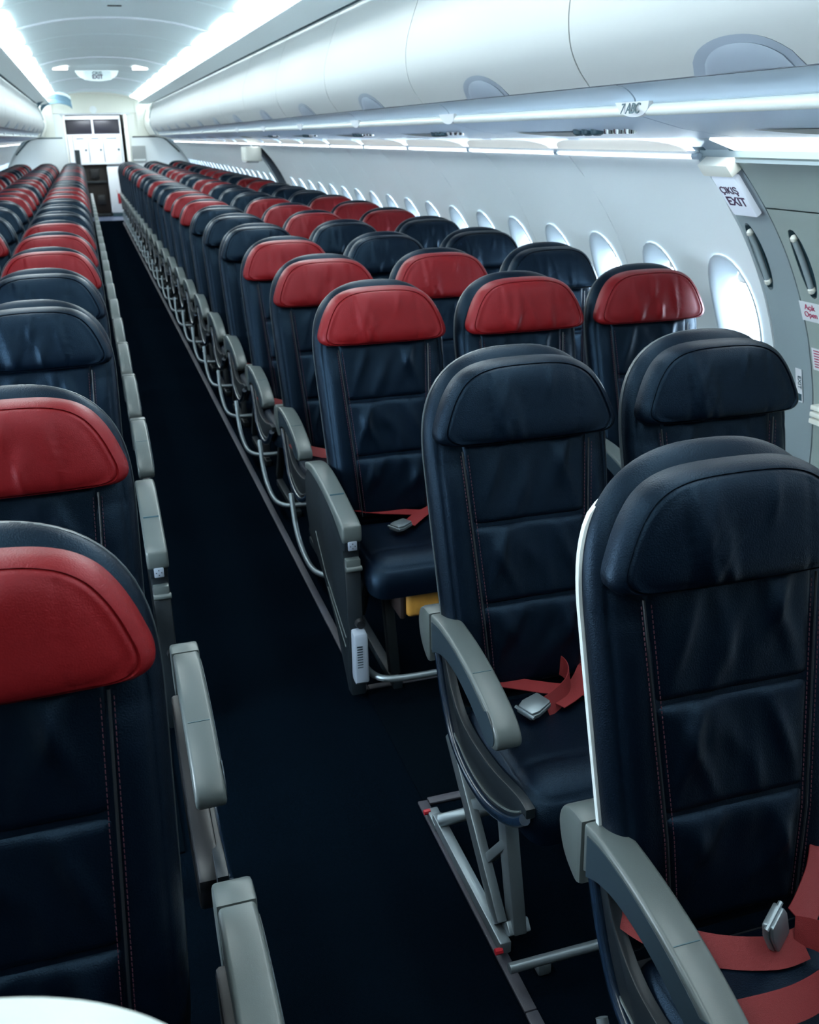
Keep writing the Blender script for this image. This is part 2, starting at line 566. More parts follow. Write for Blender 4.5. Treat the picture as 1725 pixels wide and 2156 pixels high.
# windows
def win_meshes(sg):
    N = 40
    def oval(a, b, n=2.3):
        o = []
        for k in range(N):
            an = 2 * math.pi * k / N
            cs, sn = math.cos(an), math.sin(an)
            r = ((abs(cs) / a) ** n + (abs(sn) / b) ** n) ** (-1 / n)
            o.append((r * cs, r * sn))
        return o
    rings = [(WIN_A + .006, WIN_B + .006, -.004), (WIN_A + .003, WIN_B + .003, -.009), (WIN_A - .003, WIN_B - .003, -.006),
             (WIN_A - .012, WIN_B - .014, .012), (WIN_A - .030, WIN_B - .040, .040), (WIN_A - .040, WIN_B - .055, .062), (WIN_A - .044, WIN_B - .060, .075)]
    V, F = [], []
    for a, b, d in rings:
        for (y, z) in oval(a, b):
            zz = WIN_C + z
            V.append((side(sg, wx(zz) + d), y, zz + d * .15))
    R = len(rings)
    for i in range(R - 1):
        for k in range(N):
            F.append((i * N + k, i * N + (k + 1) % N, (i + 1) * N + (k + 1) % N, (i + 1) * N + k))
    bez = mesh('window_bezel', V, F, 'bezel')
    # pane
    a, b = WIN_A - .044, WIN_B - .060
    V = [(side(sg, wx(WIN_C + z) + .074), y, WIN_C + z + .011) for y, z in oval(a, b)]
    pane = mesh('window_pane', V, [tuple(range(N))], 'pane', smooth=False)
    # thin dark gasket ring round the pane
    g = G()
    pts = [(side(sg, wx(WIN_C + z) + .0735), y, WIN_C + z + .011) for y, z in oval(a + .001, b + .001)]
    g.tube(pts + [pts[0]], .0012, 5, caps=False)
    gas = g.build('gasket', 'recess')
    # blind pulled a little way down, with its grip tab
    zt = b * 0.70
    V, F = [], []
    n = 12
    for k in range(n + 1):
        yy = -a * .92 + 2 * a * .92 * k / n
        top = b * (max(0.0, 1 - (abs(yy) / a) ** 2.3)) ** (1 / 2.3)
        for z in (min(zt, top - .002), top):
            V.append((side(sg, wx(WIN_C + z) + .069), yy, WIN_C + z + .010))
    for k in range(n):
        F.append((2 * k, 2 * k + 2, 2 * k + 3, 2 * k + 1))
    shade = mesh('window_blind', V, F, 'shade')
    g = G()
    g.box((min(side(sg, wx(WIN_C + zt) + .057), side(sg, wx(WIN_C + zt) + .068)), -.040, WIN_C + zt + .004),
          (max(side(sg, wx(WIN_C + zt) + .057), side(sg, wx(WIN_C + zt) + .068)), .040, WIN_C + zt + .024))
    tab = g.build('blind_grip', 'shade', bevel=.005)
    return bez, pane, gas, shade, tab

wn = 0
for sg in (1, -1):
    bez, pane, gas, shade, tab = win_meshes(sg)
    for i, y in enumerate(win_y[sg]):
        wn += 1
        w = obj('window_%d' % wn, bez, None, (0, y, 0), kind='structure')
        obj('window_pane', pane, w)
        obj('gasket', gas, w)
        if sg == 1:
            b = obj('window_blind', shade, w)
            if i < 14:
                obj('blind_grip', tab, b)

# ceiling --------------------------------------------------------------
CX = [0, .15, .3, .42, .5, .6, .7, .8, .88, .95, 1.0]
CZ = [2.42, 2.417, 2.406, 2.391, 2.375, 2.352, 2.325, 2.30, 2.278, 2.255, 2.235]
def cz(X):
    return float(np.interp(abs(X), CX, CZ))
prof = [(x, cz(x)) for x in CX]
full = [(X0 - x, z) for x, z in prof[::-1]] + [(X0 + x, z) for x, z in prof[1:]]
back = G().prism_y([(x, z + .03) for x, z in full] + [(x, z + .05) for x, z in full[::-1]], YN, YF)
ceiling = obj('ceiling', back.build('ceiling', 'ceil'), kind='structure')
PAN = 1.267
def ceil_panel():
    g = G()
    # gently bowed panel: sides roll up into the joints
    ys = [.006, .012, .03, .07, PAN / 2, PAN - .07, PAN - .03, PAN - .012, PAN - .006]
    dz = [.010, .004, .001, 0, 0, 0, .001, .004, .010]
    xs = np.linspace(-1.0, 1.0, 41)
    V = [(X0 + x, y, cz(x) + d) for y, d in zip(ys, dz) for x in xs]
    n = len(xs)
    F = [(i * n + k, i * n + k + 1, (i + 1) * n + k + 1, (i + 1) * n + k) for i in range(len(ys) - 1) for k in range(n - 1)]
    return mesh('ceiling_panel', V, F, 'ceil')
cp = ceil_panel()
def ceil_ridge():
    g = G()
    pts = [(X0 + x, 0, cz(x) + .002) for x in np.linspace(-.84, .84, 41)]
    g.tube(pts, [.004 + .010 * min(1, (1 - abs(2 * k / 40 - 1)) * 4) for k in range(41)], 8)
    return g.build('ceiling_ridge', 'white')
cr = ceil_ridge()
y0c = 8.1 - PAN * 7.0 - PAN
k = 0
while y0c + PAN * (k + 1) < YF + .3:
    yy = y0c + PAN * k
    if yy + PAN > YF:
        break
    obj('ceiling_panel', cp, ceiling, (0, yy, 0))
    if (k - 8) % 3 == 0:
        obj('ceiling_ridge', cr, ceiling, (0, yy, 0))
    k += 1
YCE = y0c + PAN * k

# cove ledges, dark gap linings
for sg in (1, -1):
    tn += 1
    pr = [(side(sg, X), z) for X, z in [(.965, 2.186), (.88, 2.200), (.80, 2.220), (.790, 2.226), (.789, 2.234), (.795, 2.236),
                                        (.81, 2.230), (.88, 2.210), (.965, 2.196)]]
    obj('trim_%d' % tn, G().prism_y(pr, YN, 20.6).build('cove_ledge', 'ledge'), kind='structure')
    tn += 1
    pr = [(side(sg, X), z) for X, z in [(.955, 2.208), (1.06, 2.18), (1.06, 2.26), (.955, 2.215)]]
    obj('trim_%d' % tn, G().prism_y(pr, YN, 20.6).build('gap_lining', 'gap'), kind='structure')
# cove lamps: one luminous cover per ceiling panel, between the panel and the ledge
def cove_cover(sg):
    V, F = [], []
    n, m = 20, 6
    for k in range(n + 1):
        u = -1 + 2 * k / n
        r = max(0.0, 1 - abs(u) ** 6) ** .5
        for t in range(m + 1):
            X = .925 - (.925 - .655) * (t / m) * (.72 + .28 * r)
            V.append((side(sg, X), PAN / 2 + u * (PAN / 2 - .02), cz(X) - .004 - .010 * math.sin(math.pi * t / m)))
    for k in range(n):
        for t in range(m):
            F.append((k * (m + 1) + t, (k + 1) * (m + 1) + t, (k + 1) * (m + 1) + t + 1, k * (m + 1) + t + 1))
    return mesh('cove_lamp', V, F, 'strip')
for sg in (1, -1):
    cc = cove_cover(sg)
    rm = G().tube([(side(sg, .935), .015, cz(.935) - .006), (side(sg, .935), PAN - .015, cz(.935) - .006)], .006, 6).build('lamp_frame', 'ledge')
    for i in range(k):
        yy = y0c + PAN * i
        if yy < -.8 or yy > 20.2:
            continue
        o = obj('cove_lamp', None, None, (0, yy, 0),
                'glowing white lamp cover along the ceiling edge, %s panel from the near end, %s side' % (ordinal(i), 'right' if sg == 1 else 'left'),
                'lamp', 'cove lamps along the ceiling edges')
        obj('lamp_cover', cc, o)
        obj('lamp_frame', rm, o)

# overhead bins ----------------------------------------------------------
BP = 1.411
B0 = 2.546 - BP * 3
FOFF = -0.15
def bin_meshes(sg):
    h = .0035
    door_o = smooth_path([(1.004, 2.192), (.965, 2.10), (.931, 2.01), (.910, 1.94), (.904, 1.875), (.913, 1.81), (.937, 1.760), (.972, 1.7155)], 5)
    prof = [(side(sg, X), z) for X, z in door_o]
    inn = [(side(sg, X + .016), z + .004) for X, z in door_o[::-1]]
    door = G().prism_y(prof + inn, h, BP - h).build('door', 'bin', angle=30, bevel=.0)
    body = G().prism_y([(side(sg, X), z) for X, z in [(1.03, 2.18), (.955, 2.0), (.935, 1.88), (.96, 1.79), (1.0, 1.735), (1.45, 1.735), (1.45, 2.2)]], .001, BP - .001).build('body', 'gap', smooth=False)
    f_o = smooth_path([(.970, 1.7125), (.990, 1.708), (1.010, 1.696), (1.023, 1.682), (1.029, 1.670), (1.045, 1.664)], 5)
    fasc = G().prism_y([(side(sg, X), z) for X, z in f_o] + [(side(sg, 1.05), 1.70)], FOFF + .004, FOFF + BP - .004).build('lower_fascia', 'fascia', angle=30)
    rail = G().tube([(side(sg, 1.036), FOFF + .055, 1.6545), (side(sg, 1.036), FOFF + BP - .055, 1.6545)], .0145, 12).build('grip_rail', 'rail')
    p_o = [(1.04, 1.641), (1.09, 1.628), (1.17, 1.608), (1.25, 1.596), (1.325, 1.586), (1.345, 1.583)]
    psu = G().prism_y([(side(sg, X), z) for X, z in p_o] + [(side(sg, 1.335), 1.70), (side(sg, 1.061), 1.70)], FOFF + .003, FOFF + BP - .003).build('service_panel', 'psu', angle=30)
    # flat dark plate for the lens-shaped recess, reading lamps and air nozzles
    g = G()
    yc = .74
    V, F = [], []
    n = 20
    for k in range(n + 1):
        u = -1 + 2 * k / n
        w = max(0.0, 1 - abs(u) ** 2) ** .8
        for X in (1.185, 1.185 + .10 * w):
            z = np.interp(X, [1.17, 1.25, 1.325], [1.608, 1.596, 1.586]) - .0025
            V.append((side(sg, X), yc + u * .24, z))
    for k in range(n):
        F.append((2 * k, 2 * k + 1, 2 * k + 3, 2 * k + 2))
    lens_pl = mesh('dark_lens_plate', V, F, 'arm_side')
    g = G()
    for q in (.16, .22, .28):
        zz = 1.6075
        g.tube([(side(sg, 1.18), q, zz + .004), (side(sg, 1.18), q, zz - .010)], .020, 12)
    lamps = []
    lamp = G().tube([(side(sg, 1.18), 0, 1.612), (side(sg, 1.18), 0, 1.597)], [.020, .017], 12).build('reading_lamp', 'chrome')
    noz = G().tube([(side(sg, 1.18), 0, 1.612), (side(sg, 1.18), 0, 1.598), (side(sg, 1.18), 0, 1.592)], [.022, .020, .010], 12).build('air_nozzle', 'recess')
    # handle: half-moon recess rim and the flap inside it
    def moon(w, hh, lift, skew):
        V, F = [], []
        n = 18
        for k in range(n + 1):
            u = -1 + 2 * k / n
            top = max(0.0, 1 - abs(u) ** 2.2) ** .62
            for t in np.linspace(0, 1, 6):
                z = 1.7145 + hh * top * t
                X = np.interp(z, [1.7155, 1.760, 1.81], [.972, .937, .913])
                b = lift * math.sin(math.pi * min(1, t * .5 + .5)) if lift > .006 else 0
                V.append((side(sg, X - .003 - b * (top)), yh + u * w, z))
        for k in range(n):
            for t in range(5):
                F.append((k * 6 + t, (k + 1) * 6 + t, (k + 1) * 6 + t + 1, k * 6 + t + 1))
        return V, F
    yh = BP * .5 + .02
    V, F = moon(.185, .066, .0, 0)
    rim = solid(G().add(V, F), 'handle', 'bin_grey', .006, sg)
    V, F = moon(.145, .050, .014, 0)
    flap = solid(G().add([(v[0] - sg * .004, v[1] - .01, v[2]) for v in V], F), 'handle_flap', 'bin_grey', .004, sg)
    # seat-row plate hung on the rail
    V, F = [], []
    n = 16
    for k in range(n + 1):
        u = -1 + 2 * k / n
        lo = max(0.0, 1 - abs(u) ** 2.4) ** .6
        for t in (0, 1):
            V.append((side(sg, 1.015 + .010 * t * lo), u * .085, 1.674 - .036 * t * lo))
    for k in range(n):
        F.append((2 * k, 2 * k + 1, 2 * k + 3, 2 * k + 2))
    plate = solid(G().add(V, F), 'row_plate', 'label', .016, sg)
    return door, body, fasc, rail, psu, lens_pl, lamp, noz, rim, flap, plate

for sg in (1, -1):
    door, body, fasc, rail, psu, lens_pl, lamp, noz, rim, flap, plate = bin_meshes(sg)
    n = 0
    y = B0
    lw = 'right' if sg == 1 else 'left'
    while y + BP < 20.8:
        nm = 'right' if sg == 1 else 'left'
        vis = y + BP > 1.0
        b = obj('overhead_bin', None, None, (0, y, 0),
                'white overhead bin with grey half-moon handle, %s along the %s side' % (ordinal(n), nm), 'overhead bin',
                'overhead bins along the cabin')
        obj('body', body, b)
        d = obj('door', door, b)
        h = obj('handle', rim, d)
        obj('handle_flap', flap, d)
        b = obj('service_channel', None, None, (0, y, 0),
                'blue-grey channel with cream grip rail below the bins, %s along the %s side' % (ordinal(n), lw), 'service channel',
                'service channels below the bins')
        obj('lower_fascia', fasc, b)
        obj('grip_rail', rail, b)
        p = obj('service_panel', psu, b)
        obj('dark_lens_plate', lens_pl, p)
        if sg == 1 and y < 9:
            for q in (.14, .20, .26):
                obj('reading_lamp', lamp, p, (0, q, 0))
            for q in (.34, .40, .46):
                obj('air_nozzle', noz, p, (0, q, 0))
        pl = obj('row_plate', None, None, (0, y + FOFF, 0),
                 'white half-moon row plate lettered 7 ABC on the grip rail' if sg == 1 and abs(y - 2.546) < .01 else
                 'small white half-moon row plate on the grip rail, %s along the %s side' % (ordinal(n), lw), 'sign', 'row plates on the grip rails')
        obj('plate', plate, pl)
        if sg == 1 and abs(y - 2.546) < .01:
            me = text_mesh('row_lettering', '7 ABC', .036, 'recess', .0004)
            t = obj('row_lettering', me, pl)
            mt = Matrix(((0, 0, -1), (-1, 0, 0), (0, 1, 0)))     # read from the aisle
            mt4 = mt.to_4x4()
            tilt = Matrix.Rotation(math.radians(12), 4, 'Y')
            t.matrix_local = Matrix.Translation((side(1, 1.0125), 0, 1.657)) @ tilt @ mt4
        y += BP
        n += 1
    BIN_END = y

# end closers where the bins stop
for sg in (1, -1):
    pr = [(side(sg, X), z) for X, z in [(1.0, 2.20), (.955, 2.08), (.925, 2.0), (.91, 1.93), (.91, 1.87), (.92, 1.81), (.95, 1.75), (1.0, 1.66), (1.34, 1.58), (1.46, 1.58), (1.5, 2.3)]]
    tn += 1
    obj('trim_%d' % tn, G().prism_y(pr, BIN_END + .004, YF - .04).build('bin_end_closer', 'cream'), kind='structure')
    tn += 1
    obj('trim_%d' % tn, G().prism_y(pr, YN + .01, B0 - .19).build('bin_end_closer', 'cream'), kind='structure')
    tn += 1
    rp = [(side(sg, X + .004), BIN_END + .06, z) for X, z in [(1.0, 2.19), (.955, 2.08), (.925, 2.0), (.91, 1.93), (.91, 1.87), (.92, 1.81), (.95, 1.75), (1.0, 1.66)]]
    obj('trim_%d' % tn, G().tube(rp, .016, 8).build('bin_end_gasket', 'blue_end'), kind='structure')

# outer closing strip above the windows and lens-shaped sidewall lights --------
for sg in (1, -1):
    tn += 1
    pr = [(side(sg, X), z) for X, z in [(1.338, 1.584), (1.36, 1.583), (1.42, 1.572), (1.455, 1.545), (1.50, 1.545), (1.50, 1.70), (1.338, 1.70)]]
    obj('trim_%d' % tn, G().prism_y(pr, YN, YF).build('cove_trim', 'fascia'), kind='structure')

def light_cover(sg, Lb):
    V, F = [], []
    n, m = 24, 5
    for k in range(n + 1):
        u = -1 + 2 * k / n
        w = max(0.0, 1 - abs(u) ** 2.2) ** .55
        for t in range(m + 1):
            s = t / m * w
            X = 1.448 - .098 * s
            z = 1.527 + .050 * math.sin(s * math.pi / 2)
            V.append((side(sg, X), Lb / 2 + u * (Lb / 2 - .012), z))
    for k in range(n):
        for t in range(m):
            F.append((k * (m + 1) + t, (k + 1) * (m + 1) + t, (k + 1) * (m + 1) + t + 1, k * (m + 1) + t + 1))
    cov = solid(G().add(V, F), 'cover', 'lightcover', .004, sg)
    lip = G().tube([(side(sg, 1.444), .02, 1.529), (side(sg, 1.444), Lb - .02, 1.529)], .0075, 8).build('bright_edge', 'lightlip')
    clip = G().tube([(side(sg, 1.440), -.016, 1.530), (side(sg, 1.440), .016, 1.530)], .010, 8).build('clip', 'fascia')
    return cov, lip, clip

for sg in (1, -1):
    cov, lip, clip = light_cover(sg, LBAY)
    y = FRAME1
    i = 0
    while y < YF - .3:
        if y + LBAY > YF:
            break
        t = obj('sidewall_light', None, None, (0, y, 0),
                'lens-shaped white light cover above the windows, %s from the near exit, %s wall' % (ordinal(i), 'right' if sg == 1 else 'left'),
                'light', 'sidewall lights under the bins')
        obj('cover', cov, t)
        obj('bright_edge', lip, t)
        obj('clip', clip, t)
        y += LBAY
        i += 1

# near exit door on the right --------------------------------------------
def holed(y0, y1, zt, hole, off):
    g = patch(1, y0, y1, hole[1] - .15, hole[1] + .15, [hole], off=off)
    for za, zb in ((.0, hole[1] - .15), (hole[1] + .15, zt)):
        q = patch(1, y0, y1, za, zb, [], off=off)
        g.add(q.V, q.F)
    return g

frame = obj('door_1', solid(holed(EXIT0 + .002, EXIT1 - .004, 1.384, (2.49, 1.225, .032, .105), .004), 'door_1', 'doorframe', .02, 1), kind='structure')
frame.data.materials[0] = M['door']
obj('upper_panel', solid(patch(1, EXIT0 + .002, EXIT1 - .004, 1.388, 1.53, [], off=.004), 'upper_panel', 'door', .02, 1), frame)
g = G().box((side(1, 1.45), EXIT0, 1.515), (side(1, 1.50), FRAME1, 1.56))
obj('header', g.build('header', 'doorframe'), frame)
tn += 1
jamb = obj('trim_%d' % tn, solid(holed(EXIT1 + .004, FRAME1 - .003, 1.53, (2.70, 1.225, .028, .105), .006), 'door_frame', 'doorframe', .02, 1), kind='structure')
g = G().prism_y([(side(1, wx(z) + .022), z) for z in np.linspace(.03, 1.53, 14)] + [(side(1, wx(z) + .05), z) for z in np.linspace(1.53, .03, 14)], EXIT1 - .02, EXIT1 + .02)
obj('seal', g.build('seal', 'recess'), jamb)


def grab(parent, yc):
    """hollow behind the oval slot with a pale-ended upright bar across it"""
    N = 28
    V, F = [], []
    rings = [(1.0, .004), (1.0, .02), (.93, .045), (.7, .06), (.35, .066)]
    for s, d in rings:
        for k in range(N):
            an = 2 * math.pi * k / N
            y, z = yc + .030 * s * math.cos(an), 1.225 + .106 * s * math.sin(an)
            V.append((side(1, wx(z) + d), y, z))
    R = len(rings)
    for i in range(R - 1):
        for k in range(N):
            F.append((i * N + k, i * N + (k + 1) % N, (i + 1) * N + (k + 1) % N, (i + 1) * N + k))
    F.append(tuple((R - 1) * N + k for k in range(N)))
    h = obj('handle_recess', mesh('handle_recess', V, F, 'recess'), parent)
    zz = np.linspace(1.295, 1.155, 6)
    g = G().tube([(side(1, wx(z) + .002), yc - .002, z) for z in zz], .0095, 10)
    obj('grab_bar', g.build('grab_bar', 'doorframe'), h)
    for z, r in ((1.302, .012), (1.148, .013)):
        c = (side(1, wx(z) + .002), yc - .002, z)
        g = G().tube([(c[0], c[1], c[2] + q) for q in (r, r * .7, 0, -r * .7, -r)], [.002, r * .7, r, r * .7, .002], 10)
        obj('end_knob', g.build('end_knob', 'cream'), h)

grab(frame, 2.49)
grab(jamb, 2.70)
# beige latch peeking in at the edge
g = G()
for i in range(3):
    g.box((side(1, 1.80), 2.43, .715 + i * .022), (side(1, wx(.77) + .01), 2.530, .732 + i * .022))
obj('door_latch', g.build('door_latch', 'cream', bevel=.004), frame)

# light above the door
t = obj('door_light', None, None, (0, 0, 0), 'long bright light strip above the exit door at the right edge', 'light')
pr = [(side(1, X), z) for X, z in [(1.36, 1.578), (1.445, 1.548), (1.455, 1.556), (1.37, 1.60)]]
obj('cover', G().prism_y(pr, .3, 2.56).build('cover', 'lightlip'), t)


def wall_frame(y, z, off=0.0):
    """matrix placing a flat xy drawing on the right wall, reading from inside"""
    e = 1e-3
    up = Vector((wx(z + e) - wx(z - e), 0, 2 * e)).normalized()
    right = Vector((0, -1, 0))
    nrm = right.cross(up).normalized()
    m = Matrix.Identity(4)
    for r in range(3):
        m[r][0], m[r][1], m[r][2] = right[r], up[r], nrm[r]
    m.translation = Vector((side(1, wx(z)), y, z)) + nrm * off
    return m


def placard(name, y, z, w, h, label, off=.002, thick=.0015, face='label', bevel=0.0):
    s = obj(name, None, None, (0, 0, 0), label, 'sign')
    s.matrix_world = wall_frame(y, z, off)
    g = G().box((-w / 2, -h / 2, -thick), (w / 2, h / 2, 0))
    obj('face', g.build('face', face, bevel=bevel, smooth=bool(bevel)), s)
    return s

# exit sign: housing cap and lit face
sgn = placard('exit_sign', 2.634, 1.430, .120, .148, 'pale lit sign reading CIKIS EXIT beside the right exit door', off=.026, thick=.022, face='signface', bevel=.006)
me = text_mesh('lettering', '\u00c7IKI\u015e', .036, 'plum', .0004)
o = obj('lettering', me, sgn); o.location = (-.003, .026, .0008)
me = text_mesh('lettering', 'EXIT', .046, 'plum', .0006)
o = obj('lettering', me, sgn); o.location = (.004, -.016, .0008)
g = G().box((-.072, .086, -.03), (.078, .130, .012))
obj('housing_cap', g.build('housing_cap', 'cream', bevel=.006), sgn)

s = placard('open_placard', 2.514, 1.075, .100, .066, 'white placard with crimson words Acik Open on the door', off=.0)
me = text_mesh('lettering', 'A\u00e7\u0131k\nOpen', .026, 'magenta', .0002)
o = obj('lettering', me, s); o.location = (-.004, .003, .0006)
s = placard('instruction_placard', 2.500, .922, .09, .074, 'small white placard with crimson fine print below the open placard', off=.0)
for k in range(7):
    g = G().box((-.036, .027 - k * .009, 0), (.036 - (k % 3) * .007, .0305 - k * .009, .0006))
    obj('print_line', g.build('print_line', 'magenta', smooth=False), s)
s = placard('exit_tape', 2.622, .815, .030, .115, 'narrow upright white sticker on the door frame with dark block below', off=.0)
me = text_mesh('lettering', 'EXIT', .022, 'recess', .0002)
o = obj('lettering', me, s); o.location = (.004, .012, .0006); o.rotation_euler = (0, 0, -math.pi / 2)
g = G().box((-.010, -.052, 0), (.012, -.028, .0006))
obj('dark_block', g.build('dark_block', 'recess', smooth=False), s)

# second exit far down on the right, seen as a dark upright gap with a pale box on top
tn += 1
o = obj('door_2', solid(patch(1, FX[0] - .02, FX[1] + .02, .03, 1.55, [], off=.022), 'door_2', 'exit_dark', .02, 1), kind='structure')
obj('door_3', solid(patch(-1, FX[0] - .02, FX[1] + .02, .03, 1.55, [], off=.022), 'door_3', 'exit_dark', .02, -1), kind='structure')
t = obj('exit_box', None, None, (side(1, 1.40), FX[0] + .25, 1.425), 'pale boxy exit lamp above the dark far doorway on the right wall', 'sign')
obj('housing', G().box((-.08, -.17, -.07), (.09, .17, .075)).build('housing', 'cream', bevel=.012), t)
obj('lens', G().box((-.078, -.13, -.085), (.06, .13, -.069)).build('lens', 'label', bevel=.004), t)

# far end: bulkheads, header, galley ------------------------------------------
def bulkhead(sg, x0, x1):
    """panel with a rounded upper outer corner, following the wall"""
    pts = [(x0, 0.0), (x0, 1.60)]
    xs = [(1.12, 1.60), (1.22, 1.575), (1.32, 1.52), (1.42, 1.43)]
    pts = [(side(sg, .64), 0), (side(sg, .64), 1.625), (side(sg, 1.15), 1.625), (side(sg, 1.24), 1.605), (side(sg, 1.32), 1.555), (side(sg, 1.385), 1.49),
           (side(sg, 1.55), 1.33), (side(sg, 1.66), 1.15), (side(sg, 1.74), .92), (side(sg, 1.78), .6), (side(sg, 1.78), .3), (side(sg, 1.74), 0)]
    return G().prism_y(pts, 0, .06).build('bulkhead', 'bulk', bevel=.008)

for sg, nm in ((1, 'right'), (-1, 'left')):
    o = obj('wall_back_%s' % nm, G().prism_y([(side(sg, .81), 0), (side(sg, .81), 2.12), (side(sg, 2.0), 2.12), (side(sg, 2.0), 0)], YF - .025, YF + .14).build('wall_back', 'bulk', smooth=False), kind='structure')
    b = obj('wall_bulkhead_%s' % nm, bulkhead(sg, .64, 1.7), None, (0, YF - .09, 0), kind='structure')
    rim_pts = [(side(sg, .66), -.004, 1.628), (side(sg, 1.15), -.004, 1.628), (side(sg, 1.245), -.004, 1.607), (side(sg, 1.325), -.004, 1.557), (side(sg, 1.39), -.004, 1.49), (side(sg, 1.555), -.004, 1.33)]
    obj('edge_trim', G().tube(rim_pts, .012, 8).build('edge_trim', 'recess' if sg == -1 else 'arm_side'), b)
t = obj('placard_holder', None, None, (1.085, YF - .10, 1.31), 'pale rectangular holder on the right-hand far bulkhead', 'holder')
obj('box', G().box((-.135, -.03, -.15), (.135, 0, .15)).build('box', 'bin', bevel=.01), t)
obj('lip', G().box((-.12, -.036, -.14), (.12, -.028, -.10)).build('lip', 'bulk', bevel=.003), t)

# header over the galley opening and jambs
g = G().box((side(-1, .80), YF - .02, 2.07), (side(1, .80), YF + .25, 2.50))
hd = obj('wall_back', g.build('wall_back', 'cream', bevel=.01), kind='structure')
obj('header_light_lip', G().box((side(-1, .66), YF - .05, 2.045), (side(1, .66), YF + .2, 2.068)).build('header_light_lip', 'white', bevel=.006), hd)
o = obj('header_emblem', G().tube([(X0 - .02, YF - .022, 2.135), (X0 - .02, YF - .030, 2.135)], [.07, .06], 20).build('header_emblem', 'bulk'), hd)
o.scale = (1, 1, 1)
for sg in (1, -1):
    g = G().box((min(side(sg, .60), side(sg, .80)), YF + .0, 0), (max(side(sg, .60), side(sg, .80)), YF + .2, 2.07))
    obj('jamb', g.build('jamb', 'cream' if sg == 1 else 'bulk', bevel=.01), hd)
    g = G().box((min(side(sg, .60), side(sg, .64)), YF + .2, 0), (max(side(sg, .60), side(sg, .64)), 25.4, 2.3))
    obj('wall_galley', g.build('wall_galley', 'cream', smooth=False), hd)
obj('galley_ceiling', G().box((side(-1, .64), YF + .2, 2.25), (side(1, .64), 25.4, 2.3)).build('galley_ceiling', 'white', smooth=False), hd)
obj('galley_back', G().box((side(-1, .64), 25.3, 0), (side(1, .64), 25.4, 2.3)).build('galley_back', 'brown', smooth=False), hd)
obj('top_shelf', G().box((side(-1, .8), YF + .02, 2.2), (side(1, .8), YF + .2, 2.6)).build('top_shelf', 'cream', smooth=False), hd)
# ceiling end filler, and end caps of the bin channels
for sg in (1, -1):
    pr = [(side(sg, X), z) for X, z in [(.78, 1.62), (1.5, 1.62), (1.5, 2.6), (.78, 2.6)]]
    obj('bin_end_wall', G().prism_y(pr, YF - .04, YF + .02).build('bin_end_wall', 'cream', smooth=False), hd)
g = G()
full2 = [(X0 - x, z + .004) for x, z in prof[::-1]] + [(X0 + x, z + .004) for x, z in prof[1:]]
g.prism_y(full2 + [(x, z + .03) for x, z in full2[::-1]], YCE - .01, YF + .05)
obj('ceiling_end', g.build('ceiling_end', 'cream'), ceiling)

GY = 23.35
gal = obj('galley_unit', None, None, (0, GY, 0), kind='structure')
def gbox(name, x0, x1, z0, z1, m, d0=0.0, d1=.5, bevel=.008, parent=None):
    return obj(name, G().box((x0, d0, z0), (x1, d1, z1)).build(name, m, bevel=bevel), parent or gal)
GL, GR = -.30, .86
gbox('frame_top', GL, GR, 1.985, 2.06, 'white')
gbox('frame_post', GL, GL + .03, 0.0, 1.985, 'white')
gbox('frame_post', GR - .03, GR, 0.0, 1.985, 'white')
for a, b in ((GL + .035, .255), (.300, GR - .035)):
    gbox('dark_locker', a, b, 1.70, 1.98, 'darkglass', d0=.06)
gbox('frame_post', .258, .297, 1.69, 1.985, 'white')
gbox('shelf_edge', GL + .03, GR - .03, 1.655, 1.695, 'white', d0=-.01)
xs = [GL + .035, -.155, .15, .455, GR - .035]
for i in range(4):
    d = gbox('locker_door', xs[i] + .006, xs[i + 1] - .006, 1.13, 1.65, 'white', d0=-.005)
    if i:
        gk = G().tube([(xs[i + 1] - .06, -.006, 1.38), (xs[i + 1] - .06, -.03, 1.38)], [.024, .018], 12)
        obj('latch_knob', gk.build('latch_knob', 'recess'), d)
        obj('label_strip', G().box((xs[i] + .07, -.007, 1.59), (xs[i + 1] - .08, -.004, 1.625)).build('label_strip', 'bin_grey', smooth=False), d)
gbox('counter', GL + .03, GR - .03, 1.085, 1.125, 'white', d0=-.06)
gbox('lower_recess', GL + .03, .455, .0, 1.08, 'brown', d0=.20)
gbox('recess_shelf', GL + .03, .455, .70, .75, 'panel_dark', d0=.02)
gbox('dark_box', .12, .30, .80, 1.0, 'black', d0=.05, d1=.25)
gbox('dark_box', .20, .37, .26, .46, 'black', d0=.05, d1=.25)
gbox('kick_plate', GL + .03, .455, .0, .07, 'panel_dark', d0=.0)
t = obj('service_cart', None, None, (.46, GY - .03, 0), 'tall white service cart standing in the galley at the far end', 'cart')
obj('body', G().box((0.01, 0, .08), (.37, .25, 1.04)).build('body', 'white', bevel=.015), t)
obj('base', G().box((0.03, .02, .0), (.35, .24, .08)).build('base', 'recess', bevel=.005), t)
obj('top_tray', G().box((0.03, .01, 1.04), (.35, .24, 1.075)).build('top_tray', 'bin_grey', bevel=.005), t)
t = obj('red_tag', None, None, (.70, GY - .034, .39), 'small red tag hanging on the white galley cart', 'tag')
obj('flap', G().box((-.07, -.006, -.12), (.05, 0, .09)).build('flap', 'redknob', bevel=.002), t)
obj('string', G().tube([(-.06, -.003, .09), (-.085, -.001, .17)], .003, 6).build('string', 'redknob'), t)
# galley lamp
t = obj('galley_lamp', None, None, (X0, 22.6, 2.22), 'flat bright lamp on the galley ceiling behind the far doorway', 'lamp')
obj('cover', G().box((-.35, -.10, 0), (.35, .10, .028)).build('cover', 'galleylamp', smooth=False), t)
